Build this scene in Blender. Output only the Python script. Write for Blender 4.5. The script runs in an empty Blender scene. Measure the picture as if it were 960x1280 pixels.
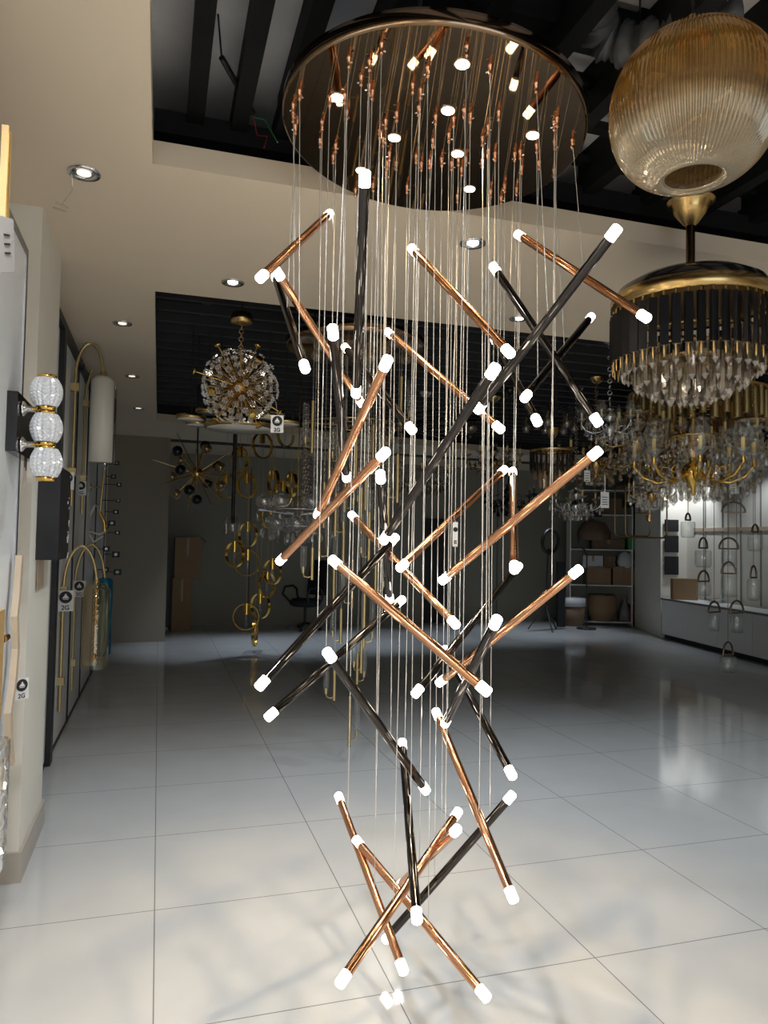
import bpy, math, random
from mathutils import Vector, Matrix
random.seed(7)
PI = math.pi
sc = bpy.context.scene
COL = sc.collection

# ------------------------------------------------------------------ camera
FPX = 915.5
YAW, PITCH, ROLL, EYE = math.radians(17.037), math.radians(2.37), math.radians(1.02), 1.56
fwd = Vector((math.sin(YAW)*math.cos(PITCH), math.cos(YAW)*math.cos(PITCH), math.sin(PITCH)))
r0 = Vector((math.cos(YAW), -math.sin(YAW), 0)); u0 = r0.cross(fwd)
RGT = r0*math.cos(ROLL)+u0*math.sin(ROLL)
UPV = -r0*math.sin(ROLL)+u0*math.cos(ROLL)
EYEP = Vector((0, 0, EYE))
cd = bpy.data.cameras.new('camera'); cam = bpy.data.objects.new('camera', cd); COL.objects.link(cam)
cd.sensor_fit = 'VERTICAL'; cd.sensor_height = 36.0; cd.lens = FPX/1280*36.0
cd.clip_start = 0.05; cd.clip_end = 100
m = Matrix((RGT, UPV, -fwd)).transposed().to_4x4(); m.translation = EYEP
cam.matrix_world = m
sc.camera = cam

def ray(x, y): return fwd + RGT*((x-480)/FPX) + UPV*((640-y)/FPX)
def PD(x, y, d): return EYEP + ray(x, y)*d            # point at depth d along the optical axis
def PY(x, y, Y):
    r = ray(x, y); return EYEP + r*(Y/r.y)
def PX(x, y, X):
    r = ray(x, y); return EYEP + r*(X/r.x)
def PZ(x, y, z):
    r = ray(x, y); return EYEP + r*((z-EYE)/r.z)
def DEP(p): return (Vector(p)-EYEP).dot(fwd)

# ------------------------------------------------------------------ mesh builder
class MB:
    def __init__(s): s.v = []; s.f = []; s.sm = []
    def add(s, vs, fs, smooth=False):
        o = len(s.v); s.v += [tuple(v) for v in vs]
        for f in fs: s.f.append(tuple(i+o for i in f)); s.sm.append(smooth)
        return s
    def box(s, c, size, M=None):
        x, y, z = size[0]/2, size[1]/2, size[2]/2
        vs = [Vector((a*x, b*y, d*z)) for d in (-1, 1) for b in (-1, 1) for a in (-1, 1)]
        if M is not None: vs = [M @ v for v in vs]
        c = Vector(c)
        return s.add([v+c for v in vs], [(0,2,3,1),(4,5,7,6),(0,1,5,4),(2,6,7,3),(0,4,6,2),(1,3,7,5)])
    def mm(s, a, b): return s.box([(p+q)/2 for p, q in zip(a, b)], [abs(q-p) for p, q in zip(a, b)])
    def bar(s, a, b, w, h):
        a = Vector(a); b = Vector(b); d = b-a
        return s.box((a+b)/2, (w, h, d.length), d.to_track_quat('Z', 'Y').to_matrix())
    def cyl(s, a, b, r1, r2=None, n=12, caps=True):
        a = Vector(a); b = Vector(b); r2 = r1 if r2 is None else r2
        M = (b-a).to_track_quat('Z', 'Y').to_matrix()
        vs = []
        for p, r in ((a, r1), (b, r2)):
            for i in range(n):
                t = 2*PI*i/n; vs.append(p + M @ Vector((r*math.cos(t), r*math.sin(t), 0)))
        s.add(vs, [(i, (i+1) % n, n+(i+1) % n, n+i) for i in range(n)], True)
        if caps:
            s.add(vs[:n], [tuple(range(n-1, -1, -1))]); s.add(vs[n:], [tuple(range(n))])
        return s
    def tube(s, pts, r, n=8, closed=False):
        pts = [Vector(p) for p in pts]; N = len(pts); vs = []; up = None
        for i, p in enumerate(pts):
            if closed: d = pts[(i+1) % N]-pts[i-1]
            else: d = pts[min(i+1, N-1)]-pts[max(i-1, 0)]
            d.normalize()
            if up is None: up = d.orthogonal().normalized()
            up = (up - d*up.dot(d)); up = up.normalized() if up.length > 1e-6 else d.orthogonal().normalized()
            w = d.cross(up); rr = r[i] if isinstance(r, (list, tuple)) else r
            for k in range(n):
                t = 2*PI*k/n; vs.append(p+(up*math.cos(t)+w*math.sin(t))*rr)
        fs = []
        for i in range(N if closed else N-1):
            a = i*n; b = ((i+1) % N)*n
            for k in range(n): fs.append((a+k, a+(k+1) % n, b+(k+1) % n, b+k))
        s.add(vs, fs, True)
        if not closed:
            s.add(vs[:n], [tuple(range(n-1, -1, -1))]); s.add(vs[-n:], [tuple(range(n))])
        return s
    def lathe(s, prof, n=24, c=(0, 0, 0), M=None, smooth=True, flute=0, nf=0):
        c = Vector(c); vs = []; m_ = len(prof)
        for r, z in prof:
            for k in range(n):
                t = 2*PI*k/n; rr = r*(1+flute*math.cos(nf*t)) if nf else r
                v = Vector((rr*math.cos(t), rr*math.sin(t), z)); vs.append(c+(M @ v if M is not None else v))
        fs = [(i*n+k, i*n+(k+1) % n, (i+1)*n+(k+1) % n, (i+1)*n+k) for i in range(m_-1) for k in range(n)]
        return s.add(vs, fs, smooth)
    def sphere(s, c, r, nu=16, nv=10, sz=1.0, smooth=True):
        return s.lathe([(max(r*math.sin(PI*i/nv), r*0.002), -r*sz*math.cos(PI*i/nv)) for i in range(nv+1)], nu, c, None, smooth)
    def torus(s, c, R, r, M=None, n=36, k=8):
        c = Vector(c); pts = [Vector((R*math.cos(2*PI*i/n), R*math.sin(2*PI*i/n), 0)) for i in range(n)]
        return s.tube([c+(M @ p if M is not None else p) for p in pts], r, k, True)
    def prism(s, poly, z0, z1):
        n = len(poly)
        vs = [(x, y, z0) for x, y in poly]+[(x, y, z1) for x, y in poly]
        return s.add(vs, [tuple(range(n-1, -1, -1)), tuple(range(n, 2*n))]+[(i, (i+1) % n, n+(i+1) % n, n+i) for i in range(n)])
    def mesh(s, name):
        me = bpy.data.meshes.new(name); me.from_pydata(s.v, [], s.f)
        me.polygons.foreach_set('use_smooth', s.sm); me.update(); return me

def put(o, parent):
    COL.objects.link(o)
    if parent is not None: o.parent = parent
    return o
def obj(name, mb, mat, parent=None, loc=None, label=None):
    me = mb.mesh(name); me.materials.append(mat)
    o = put(bpy.data.objects.new(name, me), parent)
    if loc is not None: o.location = loc
    if label: o['label'] = label
    return o
def inst(src, parent, loc=(0, 0, 0), rot=None, scale=None):
    o = src.copy(); COL.objects.link(o); o.parent = parent; o.location = loc
    if rot is not None: o.rotation_euler = rot
    if scale is not None: o.scale = scale
    return o
def tag(o, label, cat, group=None):
    o['label'] = label; o['category'] = cat
    if group: o['group'] = group
    return o
def thing(name, label, cat, loc=(0, 0, 0), rz=0, group=None):
    o = bpy.data.objects.new(name, None); o.empty_display_size = .1
    COL.objects.link(o); o.location = loc; o.rotation_euler = (0, 0, rz)
    return tag(o, label, cat, group)
def copy_tree(o, parent=None):
    c = o.copy(); COL.objects.link(c); c.parent = parent
    for ch in list(o.children): copy_tree(ch, c)
    return c
def struct(name, mb, mat, parent=None):
    o = obj(name, mb, mat, parent)
    if parent is None: o['kind'] = 'structure'
    return o

# ------------------------------------------------------------------ materials
def principled(name, col, rough=.5, metal=0., noise=0., nscale=6., bump=0., bscale=200., **kw):
    mt = bpy.data.materials.new(name); mt.use_nodes = True
    nt = mt.node_tree; b = nt.nodes['Principled BSDF']
    b.inputs['Base Color'].default_value = (*col, 1); b.inputs['Roughness'].default_value = rough; b.inputs['Metallic'].default_value = metal
    for k, v in kw.items():
        b.inputs[k].default_value = v
    tc = nt.nodes.new('ShaderNodeTexCoord')
    if noise:
        n = nt.nodes.new('ShaderNodeTexNoise'); n.inputs['Scale'].default_value = nscale; n.inputs['Detail'].default_value = 4
        nt.links.new(tc.outputs['Object'], n.inputs['Vector'])
        r = nt.nodes.new('ShaderNodeMix'); r.data_type = 'RGBA'
        r.inputs[6].default_value = (*[c*(1-noise) for c in col], 1); r.inputs[7].default_value = (*[min(1, c*(1+noise)) for c in col], 1)
        nt.links.new(n.outputs['Fac'], r.inputs[0]); nt.links.new(r.outputs[2], b.inputs['Base Color'])
    if bump:
        n = nt.nodes.new('ShaderNodeTexNoise'); n.inputs['Scale'].default_value = bscale
        nt.links.new(tc.outputs['Object'], n.inputs['Vector'])
        bp = nt.nodes.new('ShaderNodeBump'); bp.inputs['Strength'].default_value = bump; bp.inputs['Distance'].default_value = .01
        nt.links.new(n.outputs['Fac'], bp.inputs['Height']); nt.links.new(bp.outputs['Normal'], b.inputs['Normal'])
    return mt
def glow(name, col, strength):
    mt = bpy.data.materials.new(name); mt.use_nodes = True
    b = mt.node_tree.nodes['Principled BSDF']
    b.inputs['Base Color'].default_value = (*col, 1)
    b.inputs['Emission Color'].default_value = (*col, 1); b.inputs['Emission Strength'].default_value = strength
    return mt
def thin_glass(name, tint, refl=.25, rough=.03, edge=.6, glosscol=(1, 1, 1), body=0., bodycol=(1, 1, 1)):
    """thin-walled glass: tinted see-through, brighter reflection at grazing angles, optional milky body"""
    mt = bpy.data.materials.new(name); mt.use_nodes = True; nt = mt.node_tree
    for n in list(nt.nodes): nt.nodes.remove(n)
    out = nt.nodes.new('ShaderNodeOutputMaterial')
    t = nt.nodes.new('ShaderNodeBsdfTransparent'); t.inputs['Color'].default_value = (*tint, 1)
    g = nt.nodes.new('ShaderNodeBsdfGlossy'); g.inputs['Color'].default_value = (*glosscol, 1); g.inputs['Roughness'].default_value = rough
    lw = nt.nodes.new('ShaderNodeLayerWeight'); lw.inputs['Blend'].default_value = .35
    mr = nt.nodes.new('ShaderNodeMapRange'); mr.inputs['To Min'].default_value = refl; mr.inputs['To Max'].default_value = edge
    nt.links.new(lw.outputs['Facing'], mr.inputs['Value'])
    mx = nt.nodes.new('ShaderNodeMixShader'); nt.links.new(mr.outputs[0], mx.inputs[0])
    nt.links.new(t.outputs[0], mx.inputs[1]); nt.links.new(g.outputs[0], mx.inputs[2])
    last = mx
    if body:
        d = nt.nodes.new('ShaderNodeBsdfDiffuse'); d.inputs['Color'].default_value = (*bodycol, 1)
        m2 = nt.nodes.new('ShaderNodeMixShader'); m2.inputs[0].default_value = body
        nt.links.new(mx.outputs[0], m2.inputs[1]); nt.links.new(d.outputs[0], m2.inputs[2]); last = m2
    nt.links.new(last.outputs[0], out.inputs['Surface'])
    return mt

M_ceiling = principled('cream_plaster', (.74, .615, .46), .75, noise=.03, nscale=1.5)
M_wall = principled('warm_white_paint', (.82, .78, .69), .6, noise=.03, nscale=2)
M_backwall = principled('grey_beige_panel', (.27, .255, .205), .55, noise=.03, nscale=2)
M_blockwall = principled('taupe_paint', (.32, .275, .21), .6, noise=.03, nscale=2)
M_white = principled('white_laminate', (.80, .80, .78), .4, noise=.02)
M_whitecool = principled('white_gloss_panel', (.90, .92, .94), .3, noise=.02)
M_beige = principled('pale_wood_grain', (.56, .45, .33), .55, noise=.15, nscale=9)
M_tan = principled('gold_painted_wood', (.55, .36, .14), .45, noise=.15, nscale=12)
M_skirt = principled('beige_stone_tile', (.46, .41, .35), .35, noise=.12, nscale=14)
M_black = principled('black_powder_coat', (.012, .012, .013), .45, noise=.2)
M_blackgloss = principled('black_gloss', (.008, .008, .009), .18)
M_deck = principled('dark_corrugated_deck', (.76, .75, .76), .7, noise=.3, nscale=2.5)
M_joist = principled('black_painted_steel', (.010, .010, .010), .6, noise=.3, nscale=5, **{'Specular IOR Level': .15})
M_deckblack = principled('black_painted_deck', (.010, .010, .011), .8, noise=.4, nscale=3)
M_brass = principled('aged_brass', (.62, .42, .17), .24, 1., noise=.15, nscale=20)
M_gold = principled('polished_gold', (.78, .50, .12), .14, 1., noise=.1, nscale=20)
M_satin = principled('satin_brass', (.60, .46, .22), .38, 1., noise=.08, nscale=30)
M_copper = principled('rose_copper', (.70, .36, .20), .13, 1.)
M_gun = principled('black_chrome', (.075, .068, .064), .07, 1.)
M_chrome = principled('chrome', (.75, .75, .75), .1, 1.)
M_plate = principled('smoked_bronze_mirror', (.22, .145, .082), .03, 1.)
M_platerim = principled('smoked_bronze_rim', (.32, .21, .13), .12, 1.)
M_wire = principled('clear_steel_wire', (.74, .71, .66), .25, .5)
M_tip = glow('frosted_light_tip', (1, .92, .78), 18.0)
M_spot = glow('lit_spot_lens', (1, .93, .70), 14.0)
M_down = glow('lit_downlight_lens', (1, .97, .95), 6.0)
M_downdim = glow('dim_downlight_lens', (1, .92, .80), 1.0)
M_crystal = thin_glass('cut_crystal', (.86, .85, .83), .22, .04, .75)
M_crystalw = thin_glass('warm_crystal', (.80, .74, .66), .20, .05, .7, (1, .92, .82))
M_crystald = thin_glass('smoky_crystal', (.62, .58, .54), .16, .06, .6, (.9, .82, .75))
M_crystalbar = thin_glass('crystal_prism', (.86, .84, .81), .26, .05, .85, (1, .97, .93), .03, (.5, .46, .4))
M_glass = thin_glass('clear_glass', (.93, .95, .95), .05, .02, .55)
M_amberclear = thin_glass('champagne_glass', (.86, .78, .62), .10, .03, .6, (1, .93, .8))
M_bubble = thin_glass('amber_bubble_glass', (.62, .48, .28), .18, .04, .6, (1, .9, .7), .12, (.4, .28, .12))
M_blueglass = thin_glass('teal_glass', (.05, .42, .58), .08, .04, .5, (.6, .9, 1), .35, (.01, .20, .33))
M_opal = principled('opal_glass', (.78, .74, .64), .25)
M_card = principled('brown_cardboard', (.30, .19, .10), .8, noise=.12, nscale=8)
M_carddark = principled('dark_cardboard', (.17, .11, .065), .85, noise=.12, nscale=8)
M_paper = principled('white_card', (.75, .75, .74), .6)
M_ink = principled('black_ink', (.01, .01, .01), .6)
M_fabric = principled('black_mesh_fabric', (.008, .008, .009), .75, bump=.3, bscale=300)
M_plastic = principled('white_plastic', (.55, .55, .55), .45)
M_red = principled('red_wire_sheath', (.35, .02, .02), .4)
M_green = principled('green_wire_sheath', (.02, .22, .08), .4)
M_greenbox = principled('green_print', (.03, .25, .06), .6)
M_candle = glow('warm_candle_sleeve', (.75, .52, .18), .06)
M_swatch = principled('charcoal_swatch', (.012, .014, .018), .35, bump=.4, bscale=120)
M_lightbulb = glow('small_lit_bulb', (1, .9, .7), 3.0)
M_prismblack = principled('black_anodised_blade', (.010, .010, .012), .3, .3)

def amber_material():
    mt = thin_glass('amber_glass_painted_light', (.8, .55, .2), .22, .10, .75, (1, .88, .66), .22, (.55, .36, .12))
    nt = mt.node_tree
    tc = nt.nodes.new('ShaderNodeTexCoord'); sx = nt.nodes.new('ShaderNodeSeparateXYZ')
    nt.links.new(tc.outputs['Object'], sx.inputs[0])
    mr = nt.nodes.new('ShaderNodeMapRange'); mr.inputs['From Min'].default_value = -.10; mr.inputs['From Max'].default_value = .04  # paler below: reflected light painted into the evenly amber glass
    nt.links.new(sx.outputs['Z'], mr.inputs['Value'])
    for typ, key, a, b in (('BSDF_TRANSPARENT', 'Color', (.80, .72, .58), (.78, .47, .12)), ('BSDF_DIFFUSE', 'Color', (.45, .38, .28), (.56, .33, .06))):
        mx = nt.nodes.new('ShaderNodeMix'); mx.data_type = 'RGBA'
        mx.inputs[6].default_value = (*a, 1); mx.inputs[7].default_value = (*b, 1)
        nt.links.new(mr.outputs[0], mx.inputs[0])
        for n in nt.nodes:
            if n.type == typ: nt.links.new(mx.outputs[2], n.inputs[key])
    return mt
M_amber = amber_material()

def tile_material():
    mt = bpy.data.materials.new('polished_porcelain_tile'); mt.use_nodes = True; nt = mt.node_tree
    b = nt.nodes['Principled BSDF']
    tc = nt.nodes.new('ShaderNodeTexCoord'); sx = nt.nodes.new('ShaderNodeSeparateXYZ'); nt.links.new(tc.outputs['Object'], sx.inputs[0])
    def mth(op, a, bb=None, v=None):
        n = nt.nodes.new('ShaderNodeMath'); n.operation = op
        nt.links.new(a, n.inputs[0])
        if bb is not None: nt.links.new(bb, n.inputs[1])
        if v is not None: n.inputs[1].default_value = v
        return n.outputs[0]
    ms = []
    for ax, off in (('X', .028), ('Y', 2.477)):
        s = mth('SUBTRACT', sx.outputs[ax], v=off)
        s = mth('PINGPONG', s, v=.4)                 # distance to the nearest grout line (0.8 m tiles)
        ms.append(mth('LESS_THAN', s, v=.0022))
    line = mth('MAXIMUM', ms[0], ms[1])
    n = nt.nodes.new('ShaderNodeTexNoise'); n.inputs['Scale'].default_value = 3; n.inputs['Detail'].default_value = 5
    nt.links.new(tc.outputs['Object'], n.inputs['Vector'])
    mx = nt.nodes.new('ShaderNodeMix'); mx.data_type = 'RGBA'
    mx.inputs[6].default_value = (.49, .50, .505, 1); mx.inputs[7].default_value = (.57, .58, .585, 1)
    nt.links.new(n.outputs['Fac'], mx.inputs[0])
    m2 = nt.nodes.new('ShaderNodeMix'); m2.data_type = 'RGBA'; m2.inputs[7].default_value = (.20, .20, .20, 1)
    nt.links.new(line, m2.inputs[0]); nt.links.new(mx.outputs[2], m2.inputs[6])
    nt.links.new(m2.outputs[2], b.inputs['Base Color'])
    b.inputs['Roughness'].default_value = .09
    b.inputs['IOR'].default_value = 1.6
    return mt
M_tile = tile_material()

# ------------------------------------------------------------------ the setting
CZ = 3.1
struct('floor', MB().mm((-3, -4, -.1), (11, 15, 0)), M_tile)

def slab(name, poly, z0, z1, mat): return struct(name, MB().prism(poly, z0, z1), mat)
TH = .10
OX, OY0, OY1 = -.07, 3.11, 4.74
# dropped ceiling: one structure made of the strips round the two openings
c = MB()
c.mm((-1.6, -4, CZ), (OX, 14.2, CZ+TH))                            # strip along the left wall
c.mm((OX, OY0, CZ), (11, OY1, CZ+TH))                              # strip between the openings
c.mm((OX, -4, CZ), (11, -.6, CZ+TH))                               # strip above the entrance side
c.prism([(OX, 10.02), (11, 12.35), (11, 14.2), (OX, 14.2)], CZ, CZ+TH)  # strip in front of the back wall
struct('ceiling', c, M_ceiling)
g = MB().prism([(-.0, 11.75), (9.5, 12.35), (9.5, 12.62), (-.0, 12.0)], CZ-.012, CZ)
struct('trim_1', g, M_black)
struct('ceiling_deck', MB().mm((-2, -4.2, 3.60), (11.4, 4.4, 3.75)), M_deck)
struct('ceiling_deck_rear', MB().mm((-2, 4.4, 3.75), (11.4, 14.6, 3.85)), M_deckblack)
u = MB(); u.mm((-1.6, OY1-.3, CZ+TH), (11, OY1-.26, 3.6)); u.mm((-1.6, -4, CZ+TH), (-1.55, OY1-.26, 3.6))
struct('trim_2', u, M_deckblack)
u = MB(); u.mm((-.1, OY1-.08, CZ+TH), (11, OY1-.04, 3.75)); u.mm((-.12, OY1-.08, CZ+TH), (OX-.02, 10.6, 3.75)); u.prism([(-.12, 10.1), (11, 12.43), (11, 12.5), (-.12, 10.17)], CZ+TH, 3.75)
struct('trim_3', u, M_deckblack)
JG = 'black steel joists over the open ceiling'
for k, x in enumerate([.10, .285, .475, .74, 1.04, 1.36, 1.70, 2.05, 2.4, 2.75, 3.1, 3.5]):
    j = MB(); j.mm((x-.035, -.65, 3.36), (x+.035, 3.30, 3.46)); j.mm((x-.012, -.65, 3.46), (x+.012, 3.30, 3.60))
    o = struct('ceiling_joist', j, M_joist)
u = MB(); u.mm((.8, 2.30, 3.46), (6, 2.42, 3.58)); u.mm((.8, 1.25, 3.46), (6, 1.35, 3.58)); u.mm((OX, 3.22, 3.3), (6, 3.32, 3.40))
for k in range(6): u.mm((1.25, 2.62+.28*k, 3.50), (6, 2.67+.28*k, 3.54))
struct('ceiling_beam', u, M_joist)
u = MB()
for k in range(22):
    y = 4.95+k*.30; u.mm((OX, y, 3.33), (11, y+.05, 3.40))
for k in range(12): u.mm((.3+k*.9, OY1, 3.50), (.36+k*.9, 12, 3.60))
struct('ceiling_beam_rear', u, principled('grey_black_steel', (.035, .035, .037), .5, noise=.3, nscale=4))

# walls
struct('wall_left', MB().mm((-1.0, -4, 0), (-.80, 4.0, CZ)), M_wall)
struct('wall_left_pier', MB().mm((-1.0, 3.70, 0), (-.565, 4.38, CZ)), M_wall)
struct('baseboard_left', MB().mm((-1.0, 3.685, 0), (-.55, 4.40, .135)), M_skirt)
struct('baseboard_left_near', MB().mm((-.80, -4, 0), (-.785, 3.685, .135)), M_skirt)
struct('wall_left_rear', MB().mm((-1.0, 4.38, 0), (-.75, 11.7, CZ)), M_wall)
struct('wall_back_block', MB().mm((-1.0, 11.62, 0), (.13, 13.7, CZ)), M_blockwall)
struct('wall_back', MB().mm((-1.0, 13.62, 0), (11.2, 13.8, CZ)), M_backwall)
u = MB()
for x in (1.6, 2.9, 4.2, 5.5, 6.6): u.mm((x-.012, 13.612, .02), (x+.012, 13.62, 2.9))
struct('trim_4', u, principled('panel_shadow_gap', (.12, .115, .10), .7))
struct('door_1', MB().mm((5.02, 13.55, 0), (5.45, 13.62, 2.05)), M_black)
struct('wall_front', MB().mm((-1.2, -4.2, 0), (-.85, -4.0, CZ)).mm((3.25, -4.2, 0), (11.2, -4.0, CZ)).mm((-.85, -4.2, 2.75), (3.25, -4.0, CZ)), M_wall)
struct('added_window_1', MB().mm((-.85, -4.16, 0), (-.79, -4.08, 2.75)).mm((3.19, -4.16, 0), (3.25, -4.08, 2.75)).mm((-.79, -4.16, 2.69), (3.19, -4.08, 2.75)).mm((-.79, -4.16, 0), (3.19, -4.08, .08)).mm((1.17, -4.16, .08), (1.23, -4.08, 2.69)), M_black)  # unseen window frame, added with its wall opening to house the cool fill
struct('wall_right', MB().prism([(7.35, 1.0), (11.2, -4.0), (11.4, -4.0), (11.4, 13.8), (9.75, 12.6), (8.83, 10.76), (8.70, 8.2)], 0, CZ), M_wall)
struct('wall_right_pier', MB().prism([(8.34, 10.77), (8.84, 10.70), (9.55, 12.1), (8.97, 12.36)], 0, CZ), M_wall)

# ------------------------------------------------------------------ lights
def lamp(kind, name, loc, power, col, target=None, size=.1, angle=60, blend=.6):
    d = bpy.data.lights.new(name, kind); d.energy = power; d.color = col
    if kind in ('SPOT', 'POINT'): d.shadow_soft_size = size
    if kind == 'SPOT': d.spot_size = math.radians(angle); d.spot_blend = blend
    if kind == 'AREA': d.size = size
    o = bpy.data.objects.new(name, d); COL.objects.link(o); o.location = loc
    t = Vector(target) if target is not None else Vector(loc)-Vector((0, 0, 1))
    o.rotation_euler = (t-Vector(loc)).to_track_quat('-Z', 'Y').to_euler()
    return o
w = bpy.data.worlds.new('world'); sc.world = w; w.use_nodes = True
w.node_tree.nodes['Background'].inputs[0].default_value = (.55, .6, .7, 1); w.node_tree.nodes['Background'].inputs[1].default_value = .05

DL = bpy.data.objects
def downlight(p, label, mat, power=0, col=(1, .95, .88), angle=90, r=.052):
    t = thing('ceiling_downlight', label, 'downlight', p, 0, 'recessed ceiling downlights')
    obj('trim_ring', MB().lathe([(r*.78, .0), (r*.8, -.004), (r*1.25, -.006), (r*1.3, 0)], 28), M_chrome, t)
    obj('reflector', MB().lathe([(r*.8, -.001), (r*.55, -.0005)], 28), M_chrome, t)
    obj('lens', MB().cyl((0, 0, -.0035), (0, 0, -.001), r*.56, n=24), mat, t)
    if power: lamp('SPOT', 'downlight_beam', Vector(p)-Vector((0, 0, .02)), power, col, None, .04, angle, .7)
    return t
dls = [((105, 216), 'chrome downlight with its metal spring clip dangling on a wire', M_downdim, 0),
       ((291, 353), 'lit chrome downlight just in front of the far ceiling opening, above the crystal ball lamp', M_down, 25),
       ((153, 404), 'dim downlight in the ceiling above the white cylinder sconce, first of the row', M_downdim, 14),
       ((165, 470), 'dim downlight in the ceiling row beyond the white cylinder sconce, second of the row', M_downdim, 8),
       ((173, 510), 'dim downlight in the ceiling by the taupe back wall, last of the row', M_downdim, 0),
       ((591, 304), 'lit chrome downlight between the bronze canopy and the far ceiling opening', M_down, 20),
       ((649, 398), 'lit chrome downlight at the edge of the far opening behind the crossed black rods', M_down, 25)]
for k, (p, lb, mt, pw) in enumerate(dls):
    q = PZ(p[0], p[1], CZ); q.z = CZ-.001
    t = downlight(q, lb, mt, pw)
    if k == 0:
        e1 = PZ(76, 257, CZ-.16); e0 = Vector((-.05, .02, -.004))
        loc = e1-q
        mb = MB().tube([e0, loc*.5+Vector((0, 0, -.005)), loc], .002, 6); mb.bar(loc+Vector((-.02, 0, .012)), loc+Vector((.03, 0, -.006)), .006, .006); mb.bar(loc+Vector((-.03, 0, -.012)), loc+Vector((.02, 0, -.022)), .006, .006)
        obj('spring_clip', mb, M_chrome, t)

# store lighting: rows of recessed downlights over the front of the shop and towards the back, plus added fill lamps
def beams(pts, power, col, angle, size=.06):
    for p in pts:
        lamp('SPOT', 'shop_or_added_spot', p, power, col, None, size, angle, .8)
beams([(-.4, .4, 3.06), (1.2, -1.2, 3.06), (3.4, -1.2, 3.06), (-.5, -1.8, 3.06), (5.2, -1.0, 3.06)], 150, (1, .89, .74), 150, .15)
a = lamp('AREA', 'added_cool_fill', (1.2, -4.06, 1.5), 66, (.74, .86, 1.0), (1.2, 5, 1.3)); a.data.shape = 'RECTANGLE'; a.data.size = 4.0; a.data.size_y = 2.4  # cool fill lamp added behind the camera to brighten the near panel
beams([(-.25, 1.5, 3.06)], 110, (.92, .95, 1.0), 165, .08)  # fill spot added to brighten the pier and white panel, no fixture here
beams([(.6, 3.6, 3.06), (2.2, 3.9, 3.06), (3.8, 3.9, 3.06)], 75, (.76, .88, 1.0), 104, .06)
beams([(.9, 10.9, 3.05), (2.2, 11.0, 3.05), (3.6, 11.2, 3.05), (5.6, 11.6, 3.05), (6.9, 11.9, 3.05)], 120, (.76, .87, 1.0), 64, .05)

# ------------------------------------------------------------------ main light-stick chandelier
PC = Vector((.905, 2.437, 3.032)); PR = .54
NRM = Vector((.0794, .0221, 1)).normalized()
root = thing('stick_chandelier', 'tall cascading chandelier of crossed copper and black light sticks under a round bronze mirror canopy', 'chandelier', PC)
MT = NRM.to_track_quat('Z', 'Y').to_matrix()
def plate_z(x, y): return -(NRM.x*x+NRM.y*y)/NRM.z
can = obj('canopy', MB().lathe([(0.001, 0), (PR-.004, 0), (PR, .003)], 96, (0, 0, 0), MT, False), M_plate, root, label='round smoked bronze mirror canopy')
obj('canopy_rim', MB().lathe([(PR, .003), (PR+.004, .006), (PR+.004, .052), (PR-.006, .056), (.001, .056)], 96, (0, 0, 0), MT), M_platerim, can)
mb = MB()
for a in (0, 2.1, 4.2): mb.cyl((.3*math.cos(a), .3*math.sin(a), .05), (.3*math.cos(a), .3*math.sin(a), .33), .008, n=8)
obj('mounting_rod', mb, M_black, root)
for px, py in ((422, 122), (578, 80), (560, 138), (493, 172), (572, 192), (587, 236), (666, 169), (452, 213)):
    r = ray(px, py); p = EYEP+r*((PC-EYEP).dot(NRM)/r.dot(NRM))-PC
    obj('spot_lens', MB().cyl(p-NRM*.003, p+NRM*.002, .022, n=24), M_spot, root)
    sr = obj('spot_ring', MB().lathe([(.022, -.001), (.027, -.004), (.029, .0)], 24, p, MT), M_platerim, root)
rods = [
 ('c',(411,268),(327,346),2.55,.54),('d',(344,346),(381,459),2.6,.5),('c',(347,341),(451,503),2.75,-.54),('d',(456,222),(445,490),2.25,-.48),
 ('d',(416,414),(433,596),2.45,-.58),('d',(432,435),(514,536),2.85,.51),('c',(483,453),(398,642),2.35,-.5),('c',(480,567),(351,700),2.5,-.46),
 ('d',(475.6,595),(487,748),2.7,-.52),('d',(768,290),(599,510),2.28,-.45),('d',(617,463),(481,673),2.25,-.4),('d',(492,674),(327,855),2.45,.36),
 ('c',(516,312),(636,440),2.5,.43),('d',(618,335),(746,526),2.6,.2),('c',(649,294),(806,396),2.6,.44),('d',(738,397),(657,496),2.75,.46),
 ('d',(618,425),(671,526),2.8,.57),('c',(486,416),(624,535),2.85,.38),('c',(629,588),(502,708),2.8,.42),('c',(441,645),(568,779),2.8,.46),
 ('c',(641,590),(643,710),2.75,.6),('c',(745,566),(555,724),2.5,-.3),('d',(647,709),(521,865),2.75,.38),('c',(721,714),(551,852),2.58,-.36),
 ('d',(620,777),(557,903),2.38,-.53),('c',(418,702),(606,862),2.27,.26),('d',(557,813),(639,967),2.74,.62),('d',(501,751),(338,894),2.7,.41),
 ('d',(411,818),(531,986),2.4,-.33),('c',(546,892),(640,1120),2.5,.54),('d',(503,930),(521,1146),2.46,.62),('d',(638,996),(484,1172),2.66,-.06),
 ('c',(571,1017),(428,1225),2.33,.53),('c',(570,1038),(500,1106),2.62,-.52),('c',(424,997),(503,1210),2.64,.58),('c',(447,1052),(605,1243),2.47,.54)]
RR, TR, TL = .0148, .0158, .041
wires = []
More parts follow.
